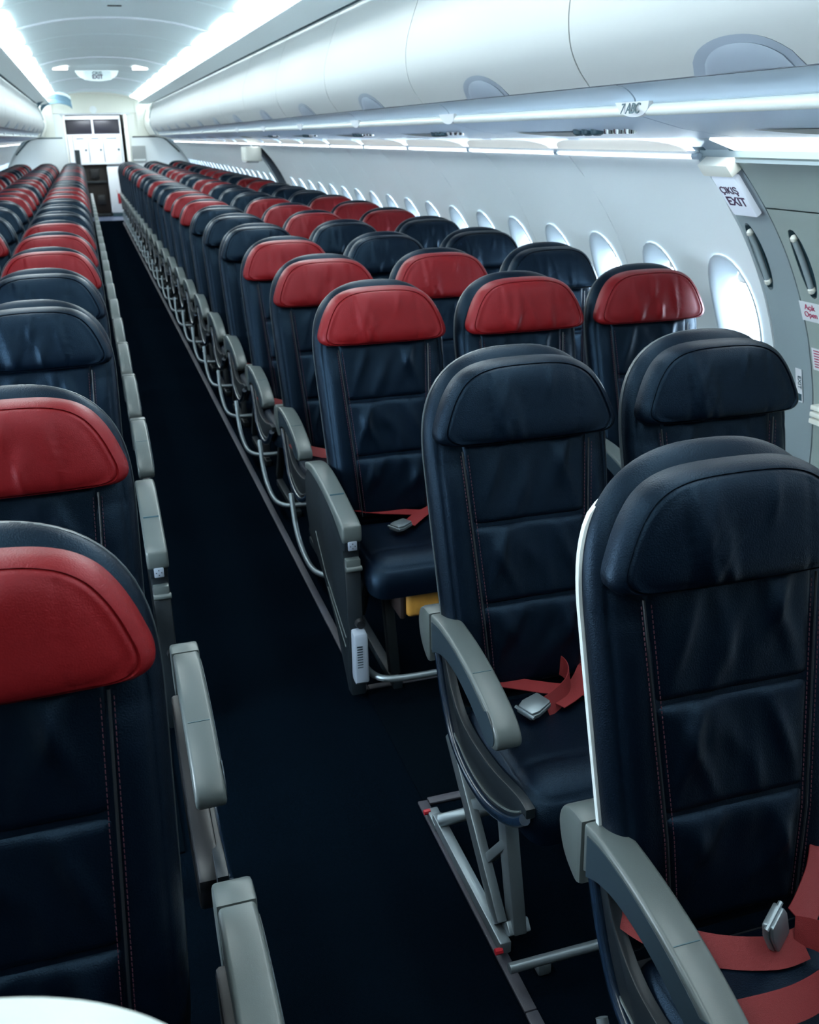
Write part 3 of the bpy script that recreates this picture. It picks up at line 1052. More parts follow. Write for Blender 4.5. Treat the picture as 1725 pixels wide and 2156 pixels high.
# slim dark partition post at the left of the far aisle
t = obj('partition_post', None, None, (-.085, 20.95, 0), 'tall dark slate partition edge left of the far aisle', 'partition')
obj('panel', G().box((-.045, -.10, 0), (.045, .10, 1.41)).build('panel', 'curtain', bevel=.01), t)
obj('foot', G().box((-.05, -.12, 0), (.05, .12, .04)).build('foot', 'black', bevel=.004), t)
# dark curved end frames at the left of the ceiling
for k, (yy, zz) in enumerate(((18.9, 0.0), (20.3, -.03))):
    t = obj('ceiling_arch', None, None, (0, yy, 0), 'dark blue curved arch hanging at the far left of the ceiling, %s one' % ('nearer' if k == 0 else 'farther'), 'arch', 'arches at the far left of the ceiling')
    pts = [(side(-1, .95), 2.12), (side(-1, .86), 2.22), (side(-1, .72), 2.262), (side(-1, .6), 2.26), (side(-1, .47), 2.225), (side(-1, .40), 2.17)]
    sp = smooth_path(pts, 5)
    pr = [(x, z + .055 + zz) for x, z in sp] + [(x, z - .02 + zz) for x, z in sp[::-1]]
    obj('band', G().prism_y(pr, 0, .12).build('band', 'blue_end'), t)
    pr = [(x, z + .10 + zz) for x, z in sp] + [(x, z + .055 + zz) for x, z in sp[::-1]]
    obj('top_rail', G().prism_y(pr, .01, .11).build('top_rail', 'ceil'), t)

# ceiling exit sign, slot and glowing rectangles for two lighter patches of the ceiling
t = obj('ceiling_sign', None, None, (X0 - .04, 13.4, 2.36), 'half-moon hanging ceiling sign with dark lettering over the aisle', 'sign')
V, F = [], []
n = 20
def half_moon(hw, hh, y0, y1):
    g = G()
    pts = [(-hw + 2 * hw * k / n, -hh * max(0, 1 - abs(-1 + 2 * k / n) ** 2.6) ** .6) for k in range(n + 1)]
    pr = pts + [(hw, .012), (-hw, .012)]
    g.prism_y(pr, y0, y1)
    return g
obj('lens', half_moon(.25, .105, 0, .05).build('lens', 'signlens'), t)
obj('face', G().box((-.155, -.006, -.095), (.155, 0, .004)).build('face', 'ceil', bevel=.002), t)
me = text_mesh('lettering', '\u00c7IKI\u015e', .045, 'recess', .001)
o = obj('lettering', me, t, (0, -.008, -.02), rot=(math.pi / 2, 0, 0))
me = text_mesh('lettering', 'EXIT', .06, 'plum', .002)
o = obj('lettering', me, t, (0, -.008, -.062), rot=(math.pi / 2, 0, 0))
t = obj('ceiling_slot', None, None, (X0 - .01, 7.4, cz(0)), 'small dark slot in the near part of the ceiling', 'vent')
obj('slot', G().box((-.045, -.03, -.006), (.045, .03, .01)).build('slot', 'arm_side', bevel=.003), t)
obj('slot_rim', G().box((-.055, -.038, -.003), (.055, .038, .012)).build('slot_rim', 'ceil', bevel=.003), t)
for k, x in enumerate((-.46, .46)):
    t = obj('ceiling_patch', None, None, (X0 + x, 13.1, cz(x)), 'small glowing ceiling rectangle %s of the hanging sign' % ('left' if k == 0 else 'right'), 'light', 'glowing rectangles beside the hanging sign')
    obj('lens', G().box((-.09, -.2, -.016), (.09, .2, .01)).build('lens', 'ceil_glow', bevel=.006), t)

# ------------------------------------------------------------------ seats
PITCH = 0.775
ROWC = 3.045
TILT = 0.215
TOP = 1.18
SX = 0.508                   # seat offsets from the centre line: aisle, middle, window
SEATX = {1: (SX - .008, SX + .464, SX + .936), -1: (SX + .018, SX + .49, SX + .962)}
ARMX = {1: .196, -1: .272}      # armrest centre from the seat centre


def back_map(x, d, h):
    """back-plane coordinates to local: d towards the rear, h height"""
    b = TILT * (h - TOP)
    if h < .62:
        b += (.62 - h) * .10
    return (x, d + b, h)


def hw(h):
    if h < .45:
        return .165 + .025 * min(1, (h - .40) / .05)
    if h <= .96:
        return .190 + .023 * ((h - .45) / .51) ** .8
    t = min(1.0, (h - .96) / (TOP - .96))
    return .213 * (max(0.0, 1 - t ** 2.7)) ** (1 / 2.5)


def outline_back(extra=0.0, top=0.0):
    R = []
    hs = list(np.linspace(.40, .96, 14)) + list(.96 + (TOP - .96) * (np.sin(np.linspace(0, math.pi / 2, 24))[1:]))
    for h in hs:
        R.append((hw(h) + extra, h + (top if h > 1.0 else 0)))
    Lf = [(-x, h) for x, h in R[::-1]]
    return R + Lf[0 if R[-1][0] > 1e-4 else 1:]


def wr(x, h, x0, h0, lx, lh, sl, a):
    """one soft fold"""
    u = (x - x0 - sl * (h - h0)) / lx
    v = (h - h0) / lh
    return -a * math.exp(-u * u - v * v)


def seat_body():
    def disp(x, h, r):
        d = 0.0
        d += .0045 * math.exp(-((r - .90) / .010) ** 2)                     # stitched rim seam
        if abs(x) > .13:
            d += .003 * math.exp(-((h - .955) / .006) ** 2)
        ax = abs(x)
        d += -.012 * math.exp(-((ax - .165) / .035) ** 2) * (h < 1.0) * min(1, max(0, (1.0 - h) * 10))
        return d
    V, F = pad(outline_back(), .052, 5.0, N=150, c=(0, .80), disp=disp, back=.004, mapf=back_map)
    return mesh('backrest', V, F, 'navy', angle=60)


def seat_shell(k=1.008, m='shell'):
    o = [(x * k, h - (max(0, h - 1.09) * .36 if k > 1.02 else 0)) for x, h in outline_back()]
    V, F = pad(o, -.030, 6.0, N=110, c=(0, .80), back=-.004, mapf=lambda x, d, h: back_map(x, d + .004, h))
    return mesh('back_shell', V, F, m, angle=60)


def seamx(h):
    return .108 + .034 * (h - .45) / .53


def panel_pad(h0, h1, seed):
    rnd = random.Random(seed)
    folds = [(rnd.uniform(-.09, .09), rnd.uniform(h0 + .03, h1 - .03), rnd.uniform(.010, .02), rnd.uniform(.03, .07),
              rnd.uniform(-.5, .5), rnd.uniform(.003, .0075)) for _ in range(7)]
    folds += [(-.080, h1 - .07, .013, .06, .35, .008), (.080, h1 - .07, .013, .06, -.35, .008)]
    nu, nv = 36, 22
    V, F = [], []
    for j in range(nv + 1):
        v = -1 + 2 * j / nv
        h = h0 + (h1 - h0) * (v + 1) / 2
        w = seamx(h)
        for i in range(nu + 1):
            s = -1 + 2 * i / nu
            s = math.copysign(1 - (1 - abs(s)) ** 1.25, s)
            e = max(0, (1 - abs(s) ** 10) * (1 - abs(v) ** 14)) ** .6
            x = s * w
            d = -.050 - .013 * e + sum(wr(x, h, *f) for f in folds) * e
            d += .010 * e * math.exp(-(x / .09) ** 2) * .6
            V.append(back_map(x, d, h))
    n = nu + 1
    for j in range(nv):
        for i in range(nu):
            F.append((j * n + i, j * n + i + 1, (j + 1) * n + i + 1, (j + 1) * n + i))
    # close behind
    rim = [i for i in range(n)] + [j * n + nu for j in range(1, nv + 1)] + [nv * n + i for i in range(nu - 1, -1, -1)] + [j * n for j in range(nv - 1, 0, -1)]
    b0 = len(V)
    for k in rim:
        x, y, z = V[k]
        V.append((x, y + .02, z))
    m = len(rim)
    for k in range(m):
        F.append((rim[k], b0 + k, b0 + (k + 1) % m, rim[(k + 1) % m]))
    return mesh('back_cushion', V, F, 'navy', angle=60)


def seam_line(sgx):
    g = G()
    pts = [back_map(sgx * (seamx(h) + .004), -.0585 - .002, h) for h in np.linspace(.46, .985, 14)]
    g.tube(pts, .0022, 5)
    return g.build('piping', 'seam')


def stitch_rows():
    g = G()
    for sgx in (-1, 1):
        for off in (.010, -.006):
            hs = np.arange(.47, .975, .0075)
            for h in hs:
                x = sgx * (seamx(h) + off)
                a = back_map(x, -.0625, h)
                b = back_map(x, -.0625, h + .0045)
                g.bar(a, b, .0012, .0012)
    return g.build('stitching', 'stitch', smooth=False)


def headrest_outline():
    R = [(0, .996), (.10, .997), (.165, .999), (.190, 1.003), (.203, 1.012), (.207, 1.024), (.205, 1.038), (.199, 1.055), (.189, 1.08), (.174, 1.108),
         (.153, 1.134), (.125, 1.152), (.09, 1.162), (.05, 1.166), (0, 1.167)]
    P = smooth_path(R, 4)
    return P + [(-x, h) for x, h in P[::-1][1:-1]]


def headrest(color, seed):
    rnd = random.Random(seed)
    folds = []
    for _ in range(5):
        folds.append((rnd.uniform(-.08, .08), rnd.uniform(1.02, 1.12), rnd.uniform(.008, .014), rnd.uniform(.03, .06), rnd.uniform(-.35, .35), rnd.uniform(.0025, .0055)))
    folds.append((-.070, 1.06, .012, .065, -.15, .0065))
    folds.append((-.045, 1.055, .009, .05, .22, .0045))
    s1, s2 = -.092 + rnd.uniform(-.01, .01), .098 + rnd.uniform(-.01, .01)
    def disp(x, h, r):
        d = 0.0
        d += .0050 * math.exp(-((r - .895) / .011) ** 2)
        inside = max(0.0, min(1.0, (.9 - r) * 12))
        for s in (s1, s2):
            d += .0022 * math.exp(-((x - s) / .0045) ** 2) * inside
        d += sum(wr(x, h, *f) for f in folds) * inside
        d += .010 * (x / .2) ** 2 * inside
        return d
    V, F = pad(headrest_outline(), .046, 5.0, N=170, c=(0, 1.075), disp=disp, back=.012,
               mapf=lambda x, d, h: back_map(x, d - .062, h), rings=RINGS)
    return mesh('headrest', V, F, color, angle=60)


def seat_cushion():
    def out():
        R = []
        w, y0, y1, r = .192, -.590, -.20, .045
        for cx, cy, a0 in ((w - r, y0 + r, -90), (w - r, y1 - r, 0), (-w + r, y1 - r, 90), (-w + r, y0 + r, 180)):
            for k in range(7):
                a = math.radians(a0 + 15 * k)
                R.append((cx + r * math.cos(a), cy + r * math.sin(a)))
        return R
    def mp(x, d, y):
        z = .392 - d
        if y < -.50:
            z -= ((-.50 - y) / .1) ** 2 * .022
        z -= .012 * math.exp(-((y + .36) / .12) ** 2) * math.exp(-(x / .12) ** 2) if d < -.03 else 0
        return (x, y, z - .0)
    def disp(x, y, r):
        return .004 * math.exp(-((r - .88) / .012) ** 2) + .003 * math.exp(-((y + .47) / .006) ** 2) * (r < .9)
    V, F = pad(out(), .070, 5.0, N=110, c=(0, -.40), disp=disp, back=.022, mapf=mp)
    return mesh('seat_cushion', V, F, 'navy', angle=60)


def seat_pan():
    return ext_x([(-.53, .345), (-.20, .325), (-.16, .37), (-.2, .392), (-.545, .385)], -.16, .16, 'seat_pan', 'black', .004)


ARM_POLY = smooth_path([(-.105, .617), (-.16, .625), (-.25, .621), (-.34, .607), (-.42, .585), (-.468, .565), (-.492, .545), (-.497, .525),
                        (-.485, .510), (-.462, .505), (-.43, .513), (-.37, .536), (-.29, .556), (-.21, .560), (-.15, .548), (-.108, .528)], 3)


def armrest_mesh():
    a = ext_x(ARM_POLY, -.027, .027, 'armrest', 'arm', .009, 3)
    return a


def arm_side_mesh(sgx):
    c = np.array(ARM_POLY)
    m = c.mean(0)
    pol = []
    for y, z in ARM_POLY:
        pol.append((m[0] + (y - m[0]) * .93, z - .010 if z > .575 else z + .004))
    x = .0262 * sgx
    return ext_x(pol, min(x, x + .0025 * sgx), max(x, x + .0025 * sgx), 'side_inlay', 'arm_side', 0)


def arm_seam():
    g = G().box((-.0200, -.352, .590), (.0200, -.3508, .6052))
    return g.build('joint', 'recess', smooth=False)


def arm_hinge():
    return ext_x(smooth_path([(-.102, .618), (-.06, .615), (-.035, .600), (-.025, .565), (-.045, .520), (-.085, .495), (-.104, .500)], 3), -.029, .029, 'hinge_cap', 'arm', .006, 2)


def fairing_meshes():
    low = smooth_path([(-.105, .575), (-.13, .51), (-.175, .42), (-.225, .362), (-.31, .333), (-.41, .335), (-.50, .365), (-.560, .400), (-.600, .435)], 5)
    top = smooth_path([(-.600, .455), (-.55, .455), (-.42, .43), (-.28, .43), (-.20, .47), (-.15, .54), (-.125, .58)], 5)
    pan = ext_x(low + top, -.010, .010, 'side_fairing', 'panel_dark', .003)
    g = G().tube([(-.012, y, z) for y, z in low], .011, 10)
    rim = g.build('fairing_rim', 'gloss_navy')
    lowi = [(y + (.018 if y > -.25 else 0), z + .022) for y, z in low]
    g = G().tube([(-.011, y, z) for y, z in lowi[4:-3]], .0025, 6)
    line = g.build('accent_line', 'arm')
    return pan, rim, line


def baggage_bar(end=True, width=.466):
    if end:
        pts = smooth_path([(-.20, -.16, .27), (-.205, -.25, .17), (-.205, -.36, .115), (-.20, -.50, .095), (-.175, -.575, .092), (-.12, -.60, .092), (0, -.605, .092), (width / 2, -.605, .092)], 6)
    else:
        pts = [(-width / 2, -.605, .092), (width / 2, -.605, .092)]
    return G().tube(pts, .0105, 10).build('baggage_bar', 'alu')


def leg_frame():
    g = G()
    x = -.195
    g.bar((x, -.06, .030), (x, -.50, .030), .026, .030)          # floor shoe along the track
    g.bar((x, -.085, .018), (x, -.02, .022), .030, .02)
    a = G()
    a.bar((x + .035, -.475, .045), (x + .035, -.40, .33), .030, .045)      # front leg
    a.bar((x + .035, -.485, .065), (x + .035, -.455, .035), .05, .03)
    b = G()
    b.bar((x + .005, -.455, .055), (x + .005, -.155, .335), .022, .042)     # diagonal brace
    b.bar((x + .010, -.36, .14), (x + .030, -.43, .24), .018, .022)
    b.bar((x + .010, -.27, .225), (x + .030, -.415, .315), .018, .022)
    c = G()
    c.tube([(x - .005, -.10, .052), (x + .06, -.135, .085), (x + .36, -.14, .09)], .016, 12)
    d = G()
    for yy in (-.03, -.50):
        d.tube([(x - .024, yy, .028), (x - .008, yy, .028)], .007, 8)
    e = G()
    e.box((x + .045, -.565, .0), (x + .075, -.535, .03))
    return (g.build('floor_shoe', 'alu', bevel=.004), a.build('front_leg', 'alu', bevel=.004), b.build('brace', 'alu', bevel=.003),
            c.build('cross_tube', 'alu'), d.build('release_pin', 'redknob'), e.build('stud', 'alu', bevel=.006))


def simple_leg():
    g = G()
    x = -.10
    g.bar((x, -.48, .04), (x, -.40, .33), .03, .04)
    g.bar((x, -.06, .05), (x, -.24, .33), .03, .035)
    g.bar((x, -.05, .016), (x, -.52, .016), .03, .03)
    return g.build('leg', 'panel_dark', bevel=.003)


def ribbon(path, w, wd=None, t=.0018):
    """belt strap: wd = across-direction per point or one vector"""
    P = [Vector(p) for p in smooth_path(path, 7)]
    n = len(P)
    if wd and isinstance(wd[0], (tuple, list)):
        D = [Vector(p) for p in smooth_path(wd, 7)]
    else:
        D = [Vector(wd)] * n if wd else [Vector((0, 0, 1)).cross(P[min(i + 1, n - 1)] - P[max(i - 1, 0)]) for i in range(n)]
    V, F = [], []
    for i, p in enumerate(P):
        tn_ = (P[min(i + 1, n - 1)] - P[max(i - 1, 0)]).normalized()
        d = D[i] - tn_ * D[i].dot(tn_)
        d.normalize()
        nn = d.cross(tn_).normalized()
        for a, b in ((-1, -1), (1, -1), (1, 1), (-1, 1)):
            V.append(p + d * a * w / 2 + nn * b * t / 2)
    for i in range(n - 1):
        for k in range(4):
            F.append((i * 4 + k, i * 4 + (k + 1) % 4, (i + 1) * 4 + (k + 1) % 4, (i + 1) * 4 + k))
    F += [(0, 1, 2, 3), tuple((n - 1) * 4 + k for k in (3, 2, 1, 0))]
    return G().add(V, F)


def buckle_meshes():
    """lift-latch buckle drawn flat in xy, about 6 x 5 cm"""
    body = [(-.030, -.021), (-.012, -.026), (.006, -.024), (.030, -.021), (.032, -.018), (.032, .018), (.030, .021), (.006, .024), (-.012, .026), (-.030, .021), (-.032, .018), (-.032, -.018)]
    def pl(poly, z0, z1, name, m, bev):
        n = len(poly)
        g = G().add([(x, y, z0) for x, y in poly] + [(x, y, z1) for x, y in poly],
                    [(i, (i + 1) % n, n + (i + 1) % n, n + i) for i in range(n)] + [tuple(range(n)), tuple(range(2 * n - 1, n - 1, -1))])
        return g.build(name, m, bevel=bev)
    base = pl(body, 0, .010, 'buckle', 'chrome', .002)
    lid = pl([(x * .92 + .001, y * .93) for x, y in body], .0102, .0165, 'latch_lid', 'alu', .003)
    pin = G().tube([(-.028, -.026, .008), (-.028, .026, .008)], .004, 8).build('latch_pin', 'chrome')
    return base, lid, pin

BK = buckle_meshes()


def put_buckle(parent, m4):
    b = obj('buckle', BK[0], parent, label='silver lift-latch buckle')
    b.matrix_local = m4
    # lid and pin joined to the buckle as its own relief
    return b


def make_buckle_joined():
    V, F = [], []
    g = G()
    for me in BK:
        n = len(g.V)
        g.add([v.co[:] for v in me.vertices], [tuple(p.vertices) for p in me.polygons])
    return mesh('buckle', g.V, g.F, 'alu')

BUCKLE = make_buckle_joined()

SM = {}
def smesh(key, fn):
    if key not in SM:
        SM[key] = fn()
    return SM[key]

PANELS = [[panel_pad(.826, 1.0, s), panel_pad(.652, .822, s + 10), panel_pad(.455, .648, s + 20)] for s in (1, 2, 3)]
HR = {c: [headrest(c, 31 + 7 * k) for k in range(3)] for c in ('navy', 'red')}
HR['white_leather'] = [headrest('white_leather', 5)]
SHELL_W = seat_shell(1.026, 'shell_white')
BODY, SHELL, CUSH, PAN_, ARM, HINGE, JOINT = seat_body(), seat_shell(), seat_cushion(), seat_pan(), armrest_mesh(), arm_hinge(), arm_seam()
INL = {s: arm_side_mesh(s) for s in (1, -1)}
FAIR = fairing_meshes()
def mirror(me):
    m2 = me.copy()
    m2.transform(Matrix.Scale(-1, 4, (1, 0, 0)))
    m2.flip_normals()
    return m2
FAIR_M = tuple(mirror(m) for m in FAIR)
BARE, BARM = baggage_bar(True), baggage_bar(False)
BARE_M = mirror(BARE)
LEGF = leg_frame()
LEG1 = simple_leg()
LEG1_M = mirror(LEG1)
SEAML = {s: seam_line(s) for s in (1, -1)}
STITCH = stitch_rows()


def belt_simple(sg):
    def f():
        g = ribbon([(-.19 * sg, -.215, .50), (-.17 * sg, -.24, .485), (-.09 * sg, -.30, .470), (-.01 * sg, -.33, .4665), (.04 * sg, -.35, .4665)], .040, (0, .6, .5))
        g2 = ribbon([(.19 * sg, -.22, .50), (.15 * sg, -.25, .480), (.10 * sg, -.33, .4675), (.04 * sg, -.40, .4665), (-.03 * sg, -.43, .4665)], .040, (.5 * sg, .5, .3))
        g.add(g2.V, g2.F)
        return g.build('seat_belt', 'belt', angle=50)
    return smesh(('belt', sg), f)


ARMB_POLY = [(-.02, .60), (-.10, .615), (-.20, .615), (-.32, .600), (-.43, .580), (-.515, .565), (-.522, .55), (-.522, .50), (-.515, .485), (-.50, .482),
             (-.50, .44), (-.515, .42), (-.535, .10), (-.535, .02), (-.50, .016), (-.34, .19), (-.21, .27), (-.02, .345), (.03, .43), (.025, .55)]


def thick_end(seat, sg):
    """closed end armrest of the rows behind the exit: slab, pad, socket plate, hinge, vented box"""
    xo = -(.228 if sg == 1 else .255) * sg
    slab = smesh('slab', lambda: ext_x([(y, z - .012 if z > .54 else z) for y, z in ARMB_POLY], -.024, .024, 'end_panel', 'panel_dark', .006, 2))
    p = obj('end_panel', slab, seat, (xo, 0, 0))
    padp = smooth_path([(-.015, .606), (-.10, .624), (-.20, .623), (-.32, .608), (-.43, .588), (-.51, .572), (-.525, .558), (-.527, .53), (-.52, .515),
                        (-.50, .52), (-.42, .553), (-.32, .576), (-.2, .592), (-.1, .595), (-.02, .585)], 3)
    padm = smesh('slabpad', lambda: ext_x(padp, -.029, .029, 'armrest', 'arm', .008, 3))
    a = obj('armrest', padm, seat, (xo, 0, 0))
    obj('joint', smesh('slabjoint', lambda: G().box((-.0215, -.352, .58), (.0215, -.3508, .6068)).build('joint', 'recess', smooth=False)), a)
    def sock():
        g = G().box((-.012, -.5255, .513), (.012, -.523, .539))
        return g.build('socket_plate', 'label', bevel=.001)
    # jack plate under the nose
    s = obj('socket_plate', smesh('sock', lambda: G().box((-.013, -.5275, .492), (.013, -.520, .520)).build('socket_plate', 'bin_grey', bevel=.002)), p)
    for dx, dz in ((0, .007), (0, -.007), (.007, 0), (-.007, 0)):
        obj('socket_hole', smesh('sockhole', lambda: G().tube([(0, -.5282, 0), (0, -.526, 0)], .0018, 8).build('socket_hole', 'black')), s, (dx, 0, .506 + dz))
    h = smesh('slabhinge', lambda: G().box((-.020, -.524, .425), (.022, -.50, .462)).tube([(-.022, -.522, .432), (.026, -.522, .432)], .009, 10).build('table_hinge', 'arm', bevel=.002))
    obj('table_hinge', h, p)
    k = smesh('slabknob', lambda: G().tube([(.01, -.534, .262), (.01, -.55, .262)], [.016, .013], 14).build('recline_knob', 'black'))
    obj('recline_knob', k, p)
    def vent():
        return ext_x([(-.575, .245), (-.540, .248), (-.535, .10), (-.545, .082), (-.575, .080), (-.585, .09), (-.582, .235)], -.020, .022, 'vent_box', 'bin_grey', .006)
    v = None
    if sg == 1:
        v = obj('vent_box', smesh('vent', vent), p, label='pale grey vented box low on the end panel')
    if v and seat.get('detail'):
        for i in range(13):
            obj('vent_slot', smesh('vslot', lambda: G().box((-.013, -.5855, 0), (.004, -.580, .0035)).build('vent_slot', 'arm_side', smooth=False)), v, (0, .0015, .105 + i * .0085))
    ln = smesh(('slabline', sg), lambda: G().tube([(-.0245 * sg, -.12, .40), (-.0245 * sg, -.25, .30), (-.0245 * sg, -.50, .20)], .0022, 6)
               .tube([(-.0245 * sg, -.27, .265), (-.0245 * sg, -.49, .165)], .0022, 6).build('accent_line', 'arm'))
    obj('accent_line', ln, p)


def make_seat(sg, pos, y, color, label, idx, detail=0, thick=False, leg=False, white=False):
    """sg side of the cabin, pos 0 aisle 1 middle 2 window; origin on the floor under the seat"""
    s = obj('passenger_seat', None, None, (side(sg, SEATX[sg][pos]), y, 0), label, 'seat', 'airliner passenger seats')
    obj('back_shell', SHELL_W if white else SHELL, s, label='white plastic back shell' if white else None)
    b = obj('backrest', BODY, s)
    v = (idx * 7 + pos * 3) % 3
    for k in range(3):
        obj('back_cushion', PANELS[v][k], s)
    if detail:
        for q in (1, -1):
            obj('piping', SEAML[q], b)
        obj('stitching', STITCH, b, kind='stuff')
    hc = HR[color]
    h = obj('headrest', hc[(idx * 5 + pos) % len(hc)], s, label={'red': 'red leather headrest', 'navy': None, 'white_leather': 'white leather headrest cover'}[color])
    obj('seat_cushion', CUSH, s)
    obj('seat_pan', PAN_, s)
    xo = -(ARMX[sg] if pos == 0 else .208) * sg
    if thick and pos == 0:
        s['detail'] = detail
        thick_end(s, sg)
        del s['detail']
    elif detail >= 0:
        a = obj('armrest', ARM, s, (xo, 0, 0), label='grey plastic armrest')
        obj('hinge_cap', HINGE, a)
        obj('side_inlay', INL[-sg], a)
        if detail:
            obj('joint', JOINT, a)
    if pos == 2:
        a = obj('armrest', ARM, s, (.21 * sg, 0, 0))
        obj('hinge_cap', HINGE, a)
    if pos == 0 and not thick:
        fm = FAIR if sg == 1 else FAIR_M
        f = obj('side_fairing', fm[0], s, (xo, 0, 0))
        obj('fairing_rim', fm[1], f)
        obj('accent_line', fm[2], f)
    if leg:
        lf = obj('leg_frame', LEGF[0], s, label='bare aluminium leg frame on the seat track')
        for m_ in LEGF[1:]:
            obj(m_.name, m_, lf)
    else:
        obj('leg', LEG1 if (sg == 1) == (pos == 0) else LEG1_M, s)
    if pos == 0 and not leg and not (sg == -1 and y < 2.5):
        obj('baggage_bar', BARE if sg == 1 else BARE_M, s)
    else:
        obj('baggage_bar', BARM, s)
    return s


Rb = {0: 'nnrrrnnnrrrnnrnnrnnnrnnn', 1: '', 2: ''}
RA = 'rrrnnnrrrnnrnnrnnrnnrnnn'
RM = 'rrnnrrrnnnrrnnrrrnrnnrnn'
RW = 'rnnnrrrnnnrrnnrrrnnrnnrn'
LA = 'nnrrrnnnrrrnnrrnnrrnrnnn'
LM = 'rnnrrnnnrrrnrrnrrnnrrnrn'
LW = 'nrrnnrrnnrrnnrrnrrnnrrnr'
CN = {'r': 'red', 'n': 'navy'}
PN = ('aisle', 'middle', 'window')
NROW = 24
seats = {}


def seat_label(col, pos, row, sd, extra=''):
    c = {'red': 'red-headrest', 'navy': 'all-navy', 'white_leather': 'white-headrest'}[col]
    return '%s leather %s seat, %s row from the front, %s of the aisle%s' % (c, PN[pos], ordinal(row), sd, extra)

# rows nearest the camera
seats['A'] = make_seat(1, 0, 1.20, 'navy', 'navy leather seat at the lower right corner with white shell edge and twisted red belt', 1, detail=1, white=True)
seats['B'] = make_seat(1, 0, 1.94, 'navy', 'navy leather aisle seat in front of the exit gap on a bare metal leg frame', 4, detail=1, leg=True)
seats['B2'] = make_seat(1, 1, 1.94, 'navy', 'navy leather seat beside the exit window, right of the bare-legged seat', 2, detail=1)
s0 = make_seat(-1, 0, .437, 'white_leather', 'seat with a white headrest cover at the bottom left corner', 0, detail=0)
s0.location.x += .02
_o = [(x * 1.02, h + .004) for x, h in outline_back() if h > .93]
_o = [(.215, .93)] + [p for p in _o] + [(-.215, .93)]
_V, _F = pad(_o, .060, 6.0, N=120, c=(0, 1.05), back=.012, mapf=back_map)
obj('headrest_cover', mesh('headrest_cover', _V, _F, 'white_leather', angle=60), s0, label='white headrest cover')
seats['L1'] = make_seat(-1, 0, 1.20, 'red', 'large red-headrest seat at the lower left, nearest row shown whole', 1, detail=1)
seats['L2'] = make_seat(-1, 0, 1.945, 'red', 'red-headrest seat at the left edge, second row before the exit gap', 2, detail=1)
def nudge(seat, dx):
    for c in seat.children:
        if c.name.startswith('headrest'):
            c.location.x += dx

for i in range(NROW):
    y = ROWC + PITCH * i
    for pos, colr in ((0, RA), (1, RM), (2, RW)):
        c = CN[colr[i]]
        seats[('R', pos, i)] = make_seat(1, pos, y, c, seat_label(c, pos, i, 'right', ' beyond the exit'), i + 1, detail=1 if i < 3 else 0, thick=(i == 0))
    for pos, colr, first in ((0, LA, 0), (1, LM, 2), (2, LW, 10)):
        if i < first:
            continue
        c = CN[colr[i]]
        seats[('L', pos, i)] = make_seat(-1, pos, y, c, seat_label(c, pos, i, 'left', ' beyond the exit'), i + 2, detail=1 if i < 2 else 0, thick=(i == 0))

# plain end panels with small print below the armrests of the two nearest left rows
for kk in ('L1', 'L2'):
    s_ = seats[kk]
    xo_ = ARMX[-1]
    e_ = obj('end_panel', smesh('lowpanel', lambda: ext_x(smooth_path([(-.12, .53), (-.13, .40), (-.20, .30), (-.34, .27), (-.50, .31), (-.565, .39), (-.56, .44), (-.40, .46), (-.25, .50)], 4), -.02, .02, 'end_panel', 'black', .006)), s_, (xo_ - .02, 0, 0))
    for q in range(5):
        obj('print_line', smesh('pl', lambda: G().box((-.008, 0, .0), (.006, .006, .0012)).build('print_line', 'arm', smooth=False)), e_, (0, -.40 + q * .022, .4585 + q * .004))

nudge(seats[('R', 1, 0)], .014)

# belts --------------------------------------------------------------------
def local(seat, P):
    o = seat.location
    return [(p[0] - o[0], p[1] - o[1], p[2] - o[2]) for p in P]

def flat(x, y, z, rz, rx=0.0, ry=0.0):
    return Matrix.Translation((x, y, z)) @ Matrix.Rotation(rz, 4, 'Z') @ Matrix.Rotation(ry, 4, 'Y') @ Matrix.Rotation(rx, 4, 'X')

def belt(seat, straps, bk=None):
    g = G()
    for path, wd in straps:
        r = ribbon(local(seat, path), .046, wd)
        g.add(r.V, r.F)
    o = obj('seat_belt', g.build('seat_belt', 'belt', angle=50), seat, label='red seat belt')
    if bk:
        b = obj('buckle', BUCKLE, o, label='silver lift-latch buckle')
        x, y, z, rz, rx, ry = bk
        l = seat.location
        b.matrix_local = flat(x - l[0], y - l[1], z - l[2], rz, rx, ry)
    return o

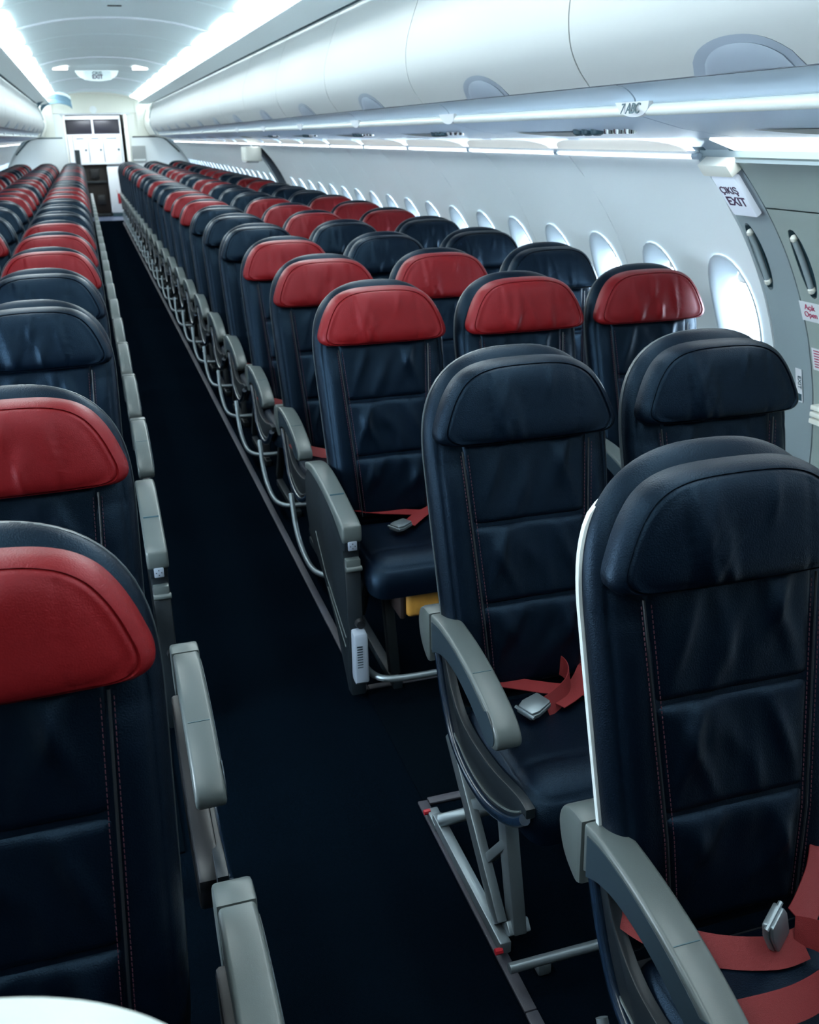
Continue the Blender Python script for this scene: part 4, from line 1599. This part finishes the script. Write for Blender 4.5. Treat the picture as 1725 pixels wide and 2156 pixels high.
# aisle seat on the bare leg frame
belt(seats['B'], [
    ([(.640, 1.80, .515), (.665, 1.785, .497), (.70, 1.765, .478), (.77, 1.735, .468), (.85, 1.685, .4665), (.92, 1.65, .470)], None),
    ([(.830, 1.80, .487), (.862, 1.785, .487), (.886, 1.745, .486), (.885, 1.70, .485), (.862, 1.66, .480), (.82, 1.632, .474), (.795, 1.622, .470)], (0, .35, .94)),
    ([(1.02, 1.80, .515), (.97, 1.755, .487), (.92, 1.70, .472), (.87, 1.655, .469), (.82, 1.628, .469)], None),
], (.765, 1.620, .472, .42, 0.10, -.12))
# corner seat: upright buckle and a twisted strap
belt(seats['A'], [
    ([(.640, 1.03, .50), (.665, 1.0, .487), (.70, .965, .478), (.76, .93, .472), (.83, .905, .472), (.88, .905, .475)], (0, .75, .65)),
    ([(1.02, 1.05, .545), (.965, .985, .520), (.915, .945, .504), (.885, .925, .498)], (-.45, .6, .65)),
    ([(.870, .915, .492), (.893, .900, .492), (.905, .875, .490), (.895, .845, .487), (.86, .825, .484), (.80, .815, .478), (.72, .82, .474), (.64, .83, .472)],
     [(0, .4, .9), (.2, .2, .95), (.25, .0, .95), (.2, .3, .9), (0, .5, .8), (0, .65, .7), (0, .75, .6), (0, .75, .6)]),
], (.828, .918, .512, .2, 1.25, 1.2))
# row behind the exit
belt(seats[('R', 0, 0)], [
    ([(.65, 2.90, .505), (.70, 2.88, .480), (.77, 2.86, .469), (.84, 2.835, .4665), (.90, 2.80, .468)], None),
    ([(1.0, 2.86, .495), (.95, 2.82, .474), (.90, 2.79, .469), (.86, 2.75, .4675), (.83, 2.715, .4675)], None),
], (.800, 2.695, .470, .5, 0, -.05))
for i in range(1, 6):
    s_ = seats[('R', 0, i)]
    o = obj('seat_belt', belt_simple(1), s_, label='red seat belt')
    b = obj('buckle', BUCKLE, o)
    b.matrix_local = flat(.05, -.35, .469, .3)
obj('seat_belt', belt_simple(-1), seats[('L', 0, 5)])
# amber pouch under the first row behind the exit
s_ = seats[('R', 0, 0)]
p_ = obj('life_vest_pouch', G().box((-.10, -.56, .262), (.10, -.43, .345)).build('life_vest_pouch', 'yellow', bevel=.018, seg=3), s_, (.02, 0, 0), label='amber pouch with a pale label under the seat')
obj('pouch_label', G().box((-.045, -.5618, .275), (.085, -.5592, .300)).build('pouch_label', 'bin_grey', smooth=False), p_)
obj('pouch_end', G().box((-.118, -.552, .258), (-.098, -.44, .350)).build('pouch_end', 'brown', bevel=.008), p_)
